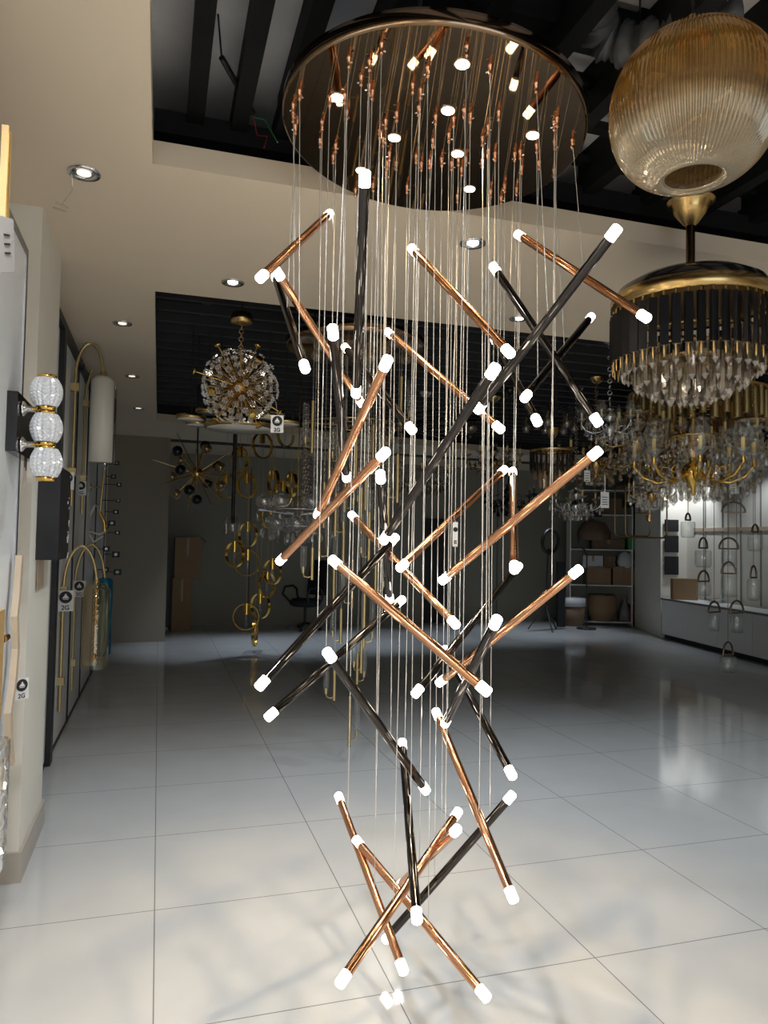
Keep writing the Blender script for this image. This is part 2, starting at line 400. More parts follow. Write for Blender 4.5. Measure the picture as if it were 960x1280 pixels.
for col, a, b, mid, dz in rods:
    A = PD(*a, mid+dz/2)-PC; B = PD(*b, mid-dz/2)-PC
    d = (B-A).normalized(); A = A-d*.018; B = B+d*.018
    a1 = A+d*TL; b1 = B-d*TL
    mb = MB().cyl(a1, b1, RR, n=20)
    rod = obj('light_stick', mb, M_copper if col == 'c' else M_gun, root, label='polished copper light stick' if col == 'c' else 'black chrome light stick')
    for p, q in ((A, a1), (B, b1)):
        obj('frosted_tip', MB().lathe([(.001, 0), (TR*.8, 0), (TR, .004), (TR, TL), (.001, TL)], 16, p, (q-p).to_track_quat('Z', 'Y').to_matrix()), M_tip, rod)
    best = None
    for t1 in (.14, .2, .26, .32, .38, .44):
        for t2 in (.56, .62, .68, .74, .8, .86):
            q1 = a1+(b1-a1)*t1; q2 = a1+(b1-a1)*t2
            c_ = max(0, q1.xy.length-.49)+max(0, q2.xy.length-.49)+.02*abs(t2-t1-.46)
            if best is None or c_ < best[0]: best = (c_, q1, q2)
    if (B-A).xy.length < .53 and len(wires) % 3 == 0: wires.append((a1+b1)/2)
    else: wires += [best[1], best[2]]
for p in wires:
    q = Vector((p.x, p.y)); rad = q.length
    if rad > .50: q *= (.50-random.random()*.05)/rad
    else: q += Vector((random.uniform(-.02, .02), random.uniform(-.02, .02)))
    top = Vector((q.x, q.y, plate_z(q.x, q.y)))
    bot = p+Vector((0, 0, RR*.9))
    obj('suspension_wire', MB().cyl(bot, top, .0014, n=6, caps=False), M_wire, root)
    g = obj('wire_grip', MB().lathe([(.001, -.036), (.005, -.036), (.0065, -.03), (.0065, -.008), (.009, -.006), (.009, 0)], 12, top), M_copper, root)
    k = random.uniform(0, 6.3)
    obj('thumb_screw', MB().cyl(top+Vector((0, 0, -.02)), top+Vector((.014*math.cos(k), .014*math.sin(k), -.02)), .0032, n=8), M_chrome, g)
for dx, dy in ((.15, -.1), (-.2, .1), (.05, .25)):
    lamp('SPOT', 'canopy_beam', PC+Vector((dx, dy, -.03)), 75, (1, .74, .44), None, .03, 70, .8)
tg = PD(569, 668, 2.7)
t = thing('price_tag', 'slim white price tag hanging on a thin copper stick of the chandelier', 'tag', tg)
mb = MB().mm((-.010, -.001, -.045), (.010, .001, .045)); obj('card', mb, M_paper, t)
obj('emblem', MB().cyl((0, -.0012, .018), (0, -.002, .018), .009, n=18), M_ink, t)
obj('print', MB().mm((-.005, -.002, -.034), (.006, -.0012, -.030)).mm((-.005, -.002, -.026), (.006, -.0012, -.022)).mm((-.005, -.002, -.034), (-.002, -.0012, -.022)), M_ink, t)
obj('string', MB().tube([(0, 0, .045), (-.004, .003, .06), (0, .006, .085)], .0008, 5), M_wire, t)

# ------------------------------------------------------------------ tags
cu = bpy.data.curves.new('characters', 'FONT'); cu.body = '2G'; cu.size = .30; cu.align_x = 'CENTER'; cu.extrude = .0004; cu.offset = .006
tmp = bpy.data.objects.new('characters_source', cu); COL.objects.link(tmp)
CHAR = bpy.data.meshes.new_from_object(tmp.evaluated_get(bpy.context.evaluated_depsgraph_get())); CHAR.name = 'characters'
CHAR.materials.clear(); CHAR.materials.append(M_ink); bpy.data.objects.remove(tmp); bpy.data.curves.remove(cu)
def price_tag(p, size, rz, label, lines=True):
    """white card with a round black emblem and two characters under it; faces -Y when rz = 0"""
    s = size
    t = thing('price_tag', label, 'tag', p, rz, 'white tags with a round black emblem')
    obj('card', MB().mm((-s*.36, -.001, -s*.5), (s*.36, .001, s*.5)), M_paper, t)
    obj('emblem', MB().cyl((0, -.001, s*.17), (0, -.003, s*.17), s*.29, n=28), M_ink, t)
    e = MB(); e.prism([(-.55, -.1), (.55, -.1), (0.15, .42), (-.15, .42)], 0, .02); e.prism([(-.12, .4), (.12, .4), (.12, .62), (-.12, .62)], 0, .02); e.prism([(-.42, -.32), (.42, -.32), (.42, -.2), (-.42, -.2)], 0, .02)
    R = Matrix(((1, 0, 0), (0, 0, -1), (0, 1, 0)))
    e.v = [tuple(R @ Vector((x*s*.29, y*s*.29, z*.05))+Vector((0, -.003, s*.15))) for x, y, z in e.v]
    obj('lamp_symbol', e, M_paper, t)
    o = put(bpy.data.objects.new('characters', CHAR), t); o.scale = (s, s, 1)
    o.location = (0, -.0022, -s*.43); o.rotation_euler = (PI/2, 0, 0)
    return t

# ------------------------------------------------------------------ amber globe pendant
gc = PY(866, 138, 1.72); s = DEP(gc)/FPX
R_ = 99*s
t = thing('globe_pendant', 'large ribbed amber glass globe pendant with an open bottom, hanging from the black joists', 'pendant lamp', gc)
prof = []
for i in range(33):
    a = PI*i/32
    zz = -math.cos(a); rr = abs(math.sin(a))**.72
    prof.append((R_*max(rr, .001), zz*R_*.94))
prof = [(r, z) for r, z in prof if not (z < 0 and r < R_*.40) and not (z > 0 and r < R_*.22)]
zb, zt = prof[0][1], prof[-1][1]
prof = [(R_*.355, zb+.030), (R_*.35, zb+.012), (R_*.37, zb+.002)]+prof
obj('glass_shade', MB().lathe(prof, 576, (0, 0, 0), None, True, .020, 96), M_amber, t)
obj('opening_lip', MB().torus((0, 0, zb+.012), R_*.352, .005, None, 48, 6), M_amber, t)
obj('cap', MB().lathe([(R_*.24, zt-.004), (R_*.22, zt+.012), (.02, zt+.03), (.012, zt+.07)], 28), M_brass, t)
obj('cord', MB().cyl((0, 0, zt+.06), (0, 0, 3.40-gc.z), .005, n=8), M_black, t)
sk = obj('lamp_holder', MB().cyl((0, 0, zt), (0, 0, zt-.09), .02, n=14), M_brass, t)
obj('bulb', MB().sphere((0, 0, zt-.125), .035, 16, 10), M_glass, sk)

# ------------------------------------------------------------------ fan chandelier with black blades and crystals
def drop_mesh(name, h, r, mat, n=6):
    me = MB().lathe([(.0005, 0), (r*.45, -h*.12), (r*.75, -h*.45), (r, -h*.78), (r*.55, -h*.95), (.0005, -h)], n, (0, 0, 0), None, False).mesh(name)
    me.materials.append(mat); return me
def bar_mesh(name, h, r, mat, n=4):
    me = MB().lathe([(.0005, 0), (r*.6, -r*.4), (r, -r*.9), (r*.95, -h+r*1.4), (.0005, -h)], n, (0, 0, 0), None, False).mesh(name)
    me.materials.append(mat); return me
def hang(me, name, parent, loc, rz=0., sc_=None):
    o = bpy.data.objects.new(name, me); put(o, parent); o.location = loc; o.rotation_euler = (0, 0, rz)
    if sc_: o.scale = (sc_,)*3
    return o
fc = PY(863, 398, 2.9); s = DEP(fc)/FPX
zf = lambda py: (398-py)*s*1.0
t = thing('fan_chandelier', 'round black and gold fan chandelier with crystal tiers hanging below the ribbed amber globe', 'chandelier', fc)
obj('ceiling_cup', MB().lathe([(.012, zf(283)), (.036, zf(277)), (.066, zf(267)), (.078, zf(263)), (.080, zf(261)), (.094, zf(254)), (.098, zf(252)), (.112, zf(251)), (.112, zf(247)), (.06, zf(243))], 40), M_brass, t)
obj('hanger_bar', MB().cyl((0, 0, zf(243)), (0, 0, 3.37-fc.z), .02, n=10), M_black, t)
obj('down_rod', MB().cyl((0, 0, zf(345)), (0, 0, zf(280)), .021, n=16), principled('dark_bronze_rod', (.16, .10, .05), .25, 1.), t)
obj('rod_collar', MB().lathe([(.045, zf(348)), (.042, zf(340)), (.026, zf(333)), (.024, zf(328))], 20), principled('dark_bronze_collar', (.12, .09, .06), .3, 1.), t)
RF = 94*s
obj('motor_dome', MB().lathe([(RF*1.0, zf(372)), (RF*.93, zf(362)), (RF*.75, zf(352)), (RF*.4, zf(346)), (.03, zf(344))], 64), principled('smoky_black_dome', (.06, .05, .045), .12, .6), t)
obj('gold_band', MB().lathe([(RF*.99, zf(388)), (RF*1.015, zf(386)), (RF*1.02, zf(374)), (RF*.995, zf(371))], 72), M_brass, t)
obj('base_plate', MB().lathe([(.001, zf(386)), (RF*.99, zf(386))], 48), M_brass, t)
n = 44
for k in range(n):
    a = 2*PI*k/n
    hg = obj('blade', MB().box((RF*.985*math.cos(a), RF*.985*math.sin(a), zf(423)), (.036, .016, 58*s), Matrix.Rotation(a+PI/2+.5, 3, 'Z')), M_prismblack, t)
    p = Vector((RF*.985*math.cos(a), RF*.985*math.sin(a), 0))
    obj('hanger_pin', MB().cyl(p+Vector((0, 0, zf(388))), p+Vector((0, 0, zf(396))), .006, n=8), M_brass, hg)
    obj('gold_foot', MB().lathe([(.002, zf(466)), (.0055, zf(462)), (.0055, zf(450))], 8, p), M_brass, hg)
bm = bar_mesh('crystal_bar', 50*s, .0175, M_crystalbar, 6)
for rad, z, cnt in ((.86, 424, 36), (.68, 439, 28), (.48, 450, 20), (.27, 457, 11), (.1, 459, 4)):
    for k in range(cnt):
        a = 2*PI*k/cnt+rad
        hang(bm, 'crystal_bar', t, (RF*rad*math.cos(a), RF*rad*math.sin(a), zf(z)), a)
mb = MB()
for rad, z in ((.86, 424), (.68, 440), (.48, 451), (.27, 459)): mb.torus((0, 0, zf(z)), RF*rad, .006, None, 48, 6)
for k in range(6):
    a = k*PI/3; mb.bar((RF*.86*math.cos(a), RF*.86*math.sin(a), zf(424)), (RF*.86*math.cos(a), RF*.86*math.sin(a), zf(386)), .006, .006)
    mb.bar((RF*.86*math.cos(a), RF*.86*math.sin(a), zf(424)), (RF*.27*math.cos(a), RF*.27*math.sin(a), zf(459)), .006, .006)
obj('crystal_frame', mb, M_brass, t)

# ------------------------------------------------------------------ conduit with loose wires in the open ceiling
a = PZ(277, 72, 3.45); b = PZ(316, 141, 3.40)
t = thing('cable_conduit', 'short dark conduit with red and green wires dangling in the open ceiling', 'conduit', a)
obj('tube', MB().cyl((0, 0, 0), b-a, .012, n=12), M_black, t)
q = b-a; e = PZ(330, 185, 3.16)-a
obj('red_wire', MB().tube([q, q+Vector((.03, .08, -.05)), q*.35+e*.65+Vector((.03, 0, 0)), e], .0025, 6), M_red, t)
e2 = PZ(347, 178, 3.2)-a
obj('green_wire', MB().tube([q, q+Vector((0, .03, 0)), (q+e2)/2+Vector((0, 0, .03)), e2], .0025, 6), M_green, t)
obj('hanger', MB().cyl((0, 0, 0), (-.02, -.03, 3.6-a.z), .004, n=6), M_black, t)
# duct and foil behind the globe
a = PZ(800, 50, 3.40)
t = thing('flexible_duct', 'crumpled silver flexible duct hanging in the open ceiling behind the amber globe', 'duct', a)
obj('corrugated_hose', MB().tube([(-.22+.03*k, .18*math.sin(k*.3)-.05, .08*math.cos(k*.22)+.05) for k in [i/4 for i in range(61)]], [.060+.014*(k % 2)+.012*math.sin(k*.9) for k in range(61)], 14), principled('dull_foil', (.09, .088, .085), .5, .3, noise=.3, nscale=30), t)
obj('hanger_strap', MB().cyl((0, 0, .1), (0, 0, 3.6-a.z), .004, n=6), M_black, t)
u = MB().mm((1.35, 1.6, 3.56), (2.6, 2.25, 3.6)); struct('ceiling_panel', u, principled('pale_ceiling_board', (.55, .50, .46), .8, noise=.25, nscale=3))

# ------------------------------------------------------------------ crystal ball lamp (dandelion)
ZB = 3.34                                             # underside of the rear joists
bc = PY(300, 484, 5.2); s = DEP(bc)/FPX
t = thing('crystal_ball_chandelier', 'round dandelion chandelier of clear crystal florets on brass spokes, hanging near the ceiling corner', 'chandelier', bc)
obj('hub', MB().sphere((0, 0, 0), 9*s, 20, 12), M_brass, t)
RB = 47*s
mb = MB(); fl = MB(); N = 170
for k in range(N):
    z = 1-2*(k+.5)/N; rr = math.sqrt(1-z*z); a = k*2.39996
    d = Vector((rr*math.cos(a), rr*math.sin(a), z)); p = d*RB*random.uniform(.9, 1.03)
    mb.cyl(d*8*s, p, .0022, n=5, caps=False)
    M = d.to_track_quat('Z', 'Y').to_matrix()
    for j in range(6):
        b = 2*PI*j/6; q = p+M @ Vector((.017*math.cos(b), .017*math.sin(b), 0))
        fl.sphere(q, .0085, 6, 4, 1, False)
    fl.sphere(p+d*.006, .008, 6, 4, 1, False)
sp = obj('spokes', mb, M_brass, t); fo = obj('crystal_florets', fl, M_crystal, t)
sp['kind'] = 'stuff'; fo['kind'] = 'stuff'
for px, py in ((268, 427), (322, 425), (243, 468), (317, 459), (263, 501), (271, 530), (312, 525), (322, 534), (350, 512)):
    dx, dz = (px-300)*s, -(py-484)*s
    r2 = RB*1.22; yy = -math.sqrt(max(0.0, r2*r2-dx*dx-dz*dz)) if r2*r2 > dx*dx+dz*dz else 0
    d = Vector((dx, yy, dz)); d = d.normalized()*r2
    sp = obj('brass_spoke', MB().cyl((0, 0, 0), d, .005, n=8), M_gold, t)
    M = d.to_track_quat('Z', 'Y').to_matrix()
    obj('spoke_cup', MB().lathe([(.004, -.012), (.012, -.006), (.027, .004), (.024, .008), (.001, .004)], 16, d, M), M_gold, sp)
mb = MB()
for k in range(7): mb.torus((0, 0, RB*1.08+.028*k), .016, .0035, Matrix.Rotation(PI/2, 3, 'X') @ Matrix.Rotation(PI/2*(k % 2), 3, 'Y'), 14, 6)
obj('chain', mb, M_brass, t)
zc = 87*s
obj('ceiling_rose', MB().lathe([(.012, zc-.05), (.075, zc-.035), (.078, zc), (.066, zc+.035), (.001, zc+.04)], 32), M_brass, t)
obj('hanger_bar', MB().cyl((0, 0, zc-.06), (0, 0, ZB+.02-bc.z), .006, n=8), M_black, t)
obj('hook', MB().cyl((0, 0, RB*.1), (0, 0, RB*1.08), .006, n=8), M_brass, t)
p = PD(346.5, 530, 4.7)
price_tag(p, 22*DEP(p)/FPX, -.3, 'white tag with round black emblem hanging under the crystal ball chandelier')
mb = obj('tag_string', MB().tube([(0, 0, 0), (-.01, 0, .08), (-.035, .02, .14)], .0012, 5), M_wire, None, p+Vector((0, 0, .055)))
tag(mb, 'thin white string holding the tag below the crystal ball chandelier', 'string')

# ------------------------------------------------------------------ saucer lamp
base = PD(300, 530, 6.3); s = DEP(base)/FPX
t = thing('saucer_chandelier', 'cluster of flat gold rimmed saucer lamps hanging behind the crystal ball chandelier', 'chandelier', base)
for px, py, rx in ((300, 536, 44), (239, 524, 18), (260, 516, 15), (246, 531, 14), (336, 523, 15), (357, 530, 18), (276, 509, 12)):
    c = Vector((PD(px, py, 6.3+random.uniform(-.15, .15))-base)); r = rx*s
    d = obj('saucer', MB().lathe([(.001, .012), (r*.9, .012), (r, .03), (r*1.02, .03), (r*1.0, .002), (r*.92, -.006), (.001, -.006)], 40, c), M_brass, t)
    obj('diffuser', MB().lathe([(.001, -.008), (r*.93, -.008), (r*.93, -.004)], 40, c), M_opal, d)
    obj('stem', MB().cyl(c+Vector((0, 0, .01)), (c.x, c.y, ZB+.02-base.z), .005, n=6), M_black, d)

# ------------------------------------------------------------------ black pole pendant
p = PY(291, 655, 8.2); s = DEP(p)/FPX
t = thing('pole_pendant', 'slim black pole pendant with a clear glass cup between the sputnik and ring lamps', 'pendant lamp', p)
obj('pole', MB().cyl((0, 0, 0), (0, 0, 3.36-p.z), 2.5*s, n=12), M_black, t)
obj('glass_cup', MB().lathe([(9*s, -10*s), (10*s, 0), (8*s, 8*s), (2*s, 10*s)], 24), M_glass, t)
obj('glass_cup', MB().lathe([(4*s, -12*s), (5*s, -2*s), (4*s, 6*s)], 16, (-8*s, 0, 0)), M_crystald, t)

# ------------------------------------------------------------------ sputnik
p = PY(246, 592, 8.6); s = DEP(p)/FPX
t = thing('sputnik_chandelier', 'dark sputnik chandelier with amber glass bubbles and thin spikes beside the taupe back wall', 'chandelier', p)
obj('hub', MB().sphere((0, 0, 0), 8*s, 18, 12), M_brass, t)
obj('rod', MB().cyl((0, 0, 6*s), (0, 0, 3.36-p.z), 1.1*s, n=8), M_black, t)
for k in range(26):
    z = 1-2*(k+.5)/26; rr = math.sqrt(1-z*z); a = k*2.39996+.4
    d = Vector((rr*math.cos(a), rr*math.sin(a), z))
    L = (56 if k % 2 else 34)*s*random.uniform(.85, 1.05)
    sp = obj('spike', MB().cyl(d*6*s, d*L, 1.1*s, .5*s, 6), M_brass, t)
    if k % 2 == 0:
        obj('bubble', MB().sphere(d*(L+5*s), 6.5*s, 14, 9), M_bubble if k % 4 else M_blackgloss, sp)

# ------------------------------------------------------------------ ring cascade
YR = 10.3
base = PY(318, 700, YR)
t = thing('ring_pendant_cascade', 'cascade of golden rings with bulb holders spiralling down to the floor near the office chair', 'chandelier', base)
s = DEP(base)/FPX
cw = MB()
for px, py, rx, tall in ((328, 557, 13, 16), (300, 575, 10, 16), (283, 607, 13.5, 16), (308.4, 607, 12, 16), (341.5, 602, 4, 16), (353.4, 617.5, 12, 17), (338.4, 645.6, 13, 16),
                   (309.4, 668, 10, 17), (293, 693, 9.5, 17), (309.5, 703.6, 15, 16), (340.3, 714.5, 8.7, 16), (334, 731, 11, 15), (325, 757, 10, 16), (307.8, 771, 15.5, 16.6), (318.5, 792, 4, 16), (357, 543, 12, 15), (364, 606, 4, 16)):
    c = PY(px, py, YR+random.uniform(-.3, .3))-base
    yaw = math.acos(min(1, rx/16.0))*random.choice((-1, 1))-.02
    M = Matrix.Rotation(yaw-.0, 3, 'Z') @ Matrix.Rotation(PI/2, 3, 'X')
    R = 15.5*s
    band = [Vector((R*math.cos(2*PI*i/48), R*math.sin(2*PI*i/48), 0)) for i in range(48)]
    mb = MB(); vs = []
    for q in band:
        for rr, zz in ((.955, -.022), (1.045, -.022), (1.045, .022), (.955, .022)): vs.append(c+M @ Vector((q.x*rr, q.y*rr, zz)))
    mb.add(vs, [((i*4+a), (i*4+(a+1) % 4), ((i+1) % 48)*4+(a+1) % 4, ((i+1) % 48)*4+a) for i in range(48) for a in range(4)])
    rg = obj('ring', mb, M_gold, t)
    top = c+Vector((0, 0, R))
    obj('bulb_holder', MB().cyl(top+Vector((0, 0, .01)), top-Vector((0, 0, .14)), .038, n=14), M_gold, rg)
    obj('bulb', MB().lathe([(.018, 0), (.022, -.1), (.016, -.16), (.001, -.18)], 12, top-Vector((0, 0, .14))), M_glass, rg)
    obj('cord', MB().cyl(top, (top.x, top.y, ZB-.03-base.z), .003, n=5), M_satin, rg)
cc = PY(320, 560, YR)-base
obj('canopy', MB().lathe([(.001, ZB-.04-base.z), (.42, ZB-.04-base.z), (.42, ZB-base.z), (.001, ZB-base.z)], 40, (cc.x, cc.y, 0)), M_brass, t)

# ------------------------------------------------------------------ gold tube and glass spiral
YS = 4.95
cp = PY(445, 436, YS+.3)
t = thing('glass_tube_spiral', 'spiral cascade of slim gold tubes with small clear glass tubes below a mirrored disc canopy', 'chandelier', cp)
s = DEP(PY(440, 600, YS))/FPX
obj('canopy', MB().lathe([(.001, -.01), (.50, -.01), (.52, 0), (.52, .05), (.001, .06)], 56), M_platerim, t)
for dx, dy in ((.3, .1), (-.3, .1), (0, -.3)): obj('hanger_bar', MB().cyl((dx, dy, .05), (dx, dy, ZB+.02-cp.z), .006, n=6), M_black, t)
mb = MB()
for k in range(14):
    a = k*2.4; r = .12+.02*k; mb.sphere((r*math.cos(a), r*math.sin(a), -.05-.01*(k % 3)), .045, 14, 9)
obj('glass_bubble', mb, M_amberclear, t)['kind'] = 'stuff'
tubes = [(390.7, 685, 722), (417.8, 707, 761), (426.5, 761, 805), (455.7, 742, 807), (441, 700, 760), (447, 815, 856), (418.3, 837, 875), (437.6, 870, 933), (391.4, 501, 564), (502, 471, 531), (497.5, 568, 627),
         (467, 531, 594), (405.6, 603, 660), (420, 616, 670), (458, 577, 640), (480, 505, 560), (446, 540, 600), (412, 560, 612), (462, 640, 700), (470, 690, 745), (430, 655, 712), (400, 645, 700), (486, 610, 668), (450, 470, 530), (425, 520, 585), (452, 610, 664), (452, 800, 842), (432, 590, 640)]
for k, (px, y0, y1) in enumerate(tubes):
    Y = YS+random.uniform(-.28, .28)
    A = PY(px+.0, y0, Y)-cp; L = (y1-y0)*s
    tb = obj('gold_tube', MB().cyl(A, A-Vector((0, 0, L)), .0105, n=10), M_satin, t)
    side = 1 if k % 2 else -1; ang = random.uniform(-.5, .5)
    o = Vector((side*.058*math.cos(ang), .058*math.sin(ang), 0)); zb = A.z-L*.86
    q = Vector((A.x, A.y, zb)); 
    obj('glass_arm', MB().tube([q, q+o*.4-Vector((0, 0, .015)), q+o*.9-Vector((0, 0, .008)), q+o+Vector((0, 0, .02))], .0035, 6), M_satin, tb)
    c0 = q+o
    obj('glass_tube', MB().lathe([(.012, .03), (.021, .06), (.022, L*.62+.06)], 14, c0), M_glass, tb)
    obj('bulb_holder', MB().cyl(c0+Vector((0, 0, .015)), c0+Vector((0, 0, .055)), .010, n=10), M_satin, tb)
    obj('cord', MB().cyl(A, (A.x, A.y, 0), .0013, n=5, caps=False), M_wire, tb)

# ------------------------------------------------------------------ glass bubble chandelier
p = PD(372, 640, 7.6); s = DEP(p)/FPX
t = thing('bubble_chandelier', 'wide chandelier of clear glass bubbles and crystal strings behind the golden rings', 'chandelier', p)
obj('stem', MB().lathe([(4*s, 20*s), (6*s, 10*s), (3*s, -8*s), (8*s, -22*s), (2*s, -34*s)], 16), M_crystald, t)
obj('hanger_rod', MB().cyl((0, 0, 10*s), (0, 0, 3.36-p.z), .006, n=6), M_brass, t)
for k in range(14):
    a = 2*PI*k/14; r = (42 if k % 2 else 30)*s
    obj('glass_bubble', MB().sphere((r*math.cos(a), r*math.sin(a), (12 if k % 2 else -14)*s), 11*s, 16, 10), M_crystal, t)
dm = drop_mesh('crystal_drop', 9*s, 2.4*s, M_crystal)
for k in range(96):
    a = k*2.39996; r = math.sqrt((k+.5)/96)*52*s
    hang(dm, 'crystal_drop', t, (r*math.cos(a), r*math.sin(a), (-20-12*(1-(k/96))+random.uniform(-3, 3)+(20 if k % 2 else 0))*s), a)
mb = MB()
for r, z in ((52, 2), (38, -18)): mb.torus((0, 0, z*s), r*s, .008, None, 40, 6)
for k in range(8): a = k*PI/4; mb.bar((0, 0, -4*s), (52*s*math.cos(a), 52*s*math.sin(a), 2*s), .008, .008)
obj('frame', mb, M_chrome, t)

# tall curtain of crystal strings behind the spiral
p = PD(440, 560, 7.2); s = DEP(p)/FPX
t = thing('crystal_string_chandelier', 'tall chandelier of hanging crystal strings and brass rods behind the gold tube spiral', 'chandelier', p)
obj('ring_frame', MB().torus((0, 0, 28*s), 62*s, .012, None, 48, 8).torus((0, 0, 28*s), 34*s, .010, None, 40, 8).bar((-62*s, 0, 28*s), (62*s, 0, 28*s), .012, .012).bar((0, -62*s, 28*s), (0, 62*s, 28*s), .012, .012), M_brass, t)
for dx in (-40, 40): obj('hanger_rod', MB().cyl((dx*s, 0, 28*s), (dx*s, 0, 3.36-p.z), .005, n=6), M_brass, t)
for k in range(44):
    a = k*2.39996; r = (62 if k % 3 else 34)*s
    n = 9+int(6*random.random()); x, y = r*math.cos(a), r*math.sin(a)
    mb = MB()
    for j in range(n): mb.sphere((x, y, 26*s-j*9*s), 1.7*s, 6, 4, 1.3, False)
    mb.cyl((x, y, 28*s), (x, y, 26*s-n*9*s), .002, n=4, caps=False)
    obj('crystal_string', mb, M_crystald if k % 2 else M_crystalw, t)

# ------------------------------------------------------------------ chandeliers with arms
def arm_chandelier(name, label, p, R, n, metal, glassm, top, candle='cup', drops=1, body=1., rz=0., cord=M_black, size_drop=1., upper=False):
    """hub at p, arms of reach R, hangs on a chain from height top"""
    t = thing(name, label, 'chandelier', p, rz)
    q = R
    obj('column', MB().lathe([(.001, -q*.42), (q*.05, -q*.38), (q*.03, -q*.30), (q*.14*body, -q*.16), (q*.20*body, 0), (q*.16*body, q*.10), (q*.05, q*.18), (q*.08, q*.30), (q*.13*body, q*.42), (q*.09*body, q*.55), (q*.03, q*.62), (q*.04, q*.85), (q*.015, q*.95)], 20), metal, t)
    obj('glass_vase', MB().lathe([(q*.06, q*.20), (q*.17, q*.30), (q*.20, q*.42), (q*.10, q*.56), (q*.14, q*.66)], 20), glassm, t)
    mb = MB(); L = top-p.z
    for k in range(max(2, int((L-q*.95)/.05))): mb.torus((0, 0, q*.95+.05*k+.02), .018, .004, Matrix.Rotation(PI/2, 3, 'X') @ Matrix.Rotation(PI/2*(k % 2), 3, 'Y'), 10, 5)
    obj('chain', mb, metal, t)
    obj('ceiling_rose', MB().lathe([(.012, L-.07), (.05, L-.05), (.075, L-.01), (.075, L)], 20), metal, t)
    dm = drop_mesh('crystal_drop', q*.20*size_drop, q*.045*size_drop, glassm)
    am = MB().tube([(q*.14, 0, 0), (q*.32, 0, -q*.14), (q*.58, 0, -q*.19), (q*.82, 0, -q*.09), (q*.97, 0, q*.10), (q*.96, 0, q*.20)], q*.028, 8)
    am.tube([(q*.3, 0, -q*.12), (q*.36, 0, q*.06), (q*.48, 0, q*.10), (q*.54, 0, 0), (q*.46, 0, -q*.03)], q*.016, 6)
    cm = MB().lathe([(q*.02, q*.18), (q*.06, q*.22), (q*.15, q*.30), (q*.17, q*.31), (q*.10, q*.30), (q*.03, q*.30)], 16, (q*.96, 0, 0))
    km = MB().cyl((q*.96, 0, q*.28), (q*.96, 0, q*.50), q*.032, n=10)
    fm = MB().lathe([(q*.02, q*.50), (q*.038, q*.56), (q*.02, q*.66), (.001, q*.70)], 10, (q*.96, 0, 0))
    gm = MB().lathe([(q*.06, q*.31), (q*.15, q*.42), (q*.17, q*.60), (q*.12, q*.72), (q*.14, q*.78)], 16, (q*.96, 0, 0))
    arms = []
    for k in range(n):
        a = 2*PI*k/n
        if k == 0:
            A = obj('arm', am, metal, t); obj('drip_cup', cm, glassm, A); obj('candle', km, M_candle if candle != 'dark' else M_black, A)
            obj('bulb', fm, M_glass, A)
            if candle == 'hurricane': obj('glass_chimney', gm, M_glass, A)
        else:
            c = arms[0].copy(); COL.objects.link(c); c.parent = t; c.rotation_euler = (0, 0, a)
            for ch in list(arms[0].children):
                d = ch.copy(); COL.objects.link(d); d.parent = c
            A = c
        arms.append(A)
    if drops:
        for k in range(n):
            for rr, zz, off in ((.96, .17, 0), (.62, -.20, 0), (.84, -.10, .2), (.40, -.18, .5), (.2, -.3, .25), (.75, .0, .5), (.55, .12, .3), (.45, -.32, .75), (.93, .05, .35)):
                a = 2*PI*(k+off)/n
                hang(dm, 'crystal_drop', t, (q*rr*math.cos(a), q*rr*math.sin(a), q*zz-.004), a)
        st = MB()
        for k in range(n):
            a0 = 2*PI*k/n; c0, s0 = math.cos(a0), math.sin(a0)
            for j in range(8):
                f = (j+.5)/8; r = q*(.12+.82*f); z = q*(.50-.24*f-.55*f*(1-f))
                st.sphere((r*c0, r*s0, z), q*.022, 6, 4, 1, False)
        obj('bead_swags', st, glassm, t)
    if upper:
        for k in range(n):
            a = 2*PI*(k+.5)/n
            hang(dm, 'crystal_drop', t, (q*.34*math.cos(a), q*.34*math.sin(a), q*.62), a)
        obj('upper_crown', MB().torus((0, 0, q*.62), q*.34, q*.02, None, 32, 6).lathe([(q*.05, q*.60), (q*.34, q*.62)], 24), metal, t)
    return t

def drum_chandelier(name, label, p, R, h, outer, glassm, top, n=36, tiers=((.8, .0, 20), (.55, -.3, 14), (.28, -.5, 8))):
    t = thing(name, label, 'chandelier', p)
    obj('top_plate', MB().lathe([(.001, h*.02), (R, h*.02), (R*1.02, 0), (R*1.02, -h*.1), (R*.98, -h*.1)], 44), M_brass, t)
    obj('cup', MB().lathe([(.012, h*.35), (.05, h*.55), (.07, h*.75), (.07, h*.8)], 24), M_brass, t)
    obj('hanger_rod', MB().cyl((0, 0, 0), (0, 0, top-p.z), .010, n=8), M_brass, t)
    bl = MB().cyl((0, 0, -h*.05), (0, 0, -h*.75), R*.05, n=10).mesh('drum_rod'); bl.materials.append(outer)
    for k in range(n):
        a = 2*PI*k/n; hang(bl, 'drum_rod', t, (R*.97*math.cos(a), R*.97*math.sin(a), -(k % 2)*h*.12))
    bm = bar_mesh('crystal_bar', h*.7, R*.05, glassm)
    for rr, zz, c in tiers:
        for k in range(c):
            a = 2*PI*k/c; hang(bm, 'crystal_bar', t, (R*rr*math.cos(a), R*rr*math.sin(a), h*(zz-.45)), a)
    return t

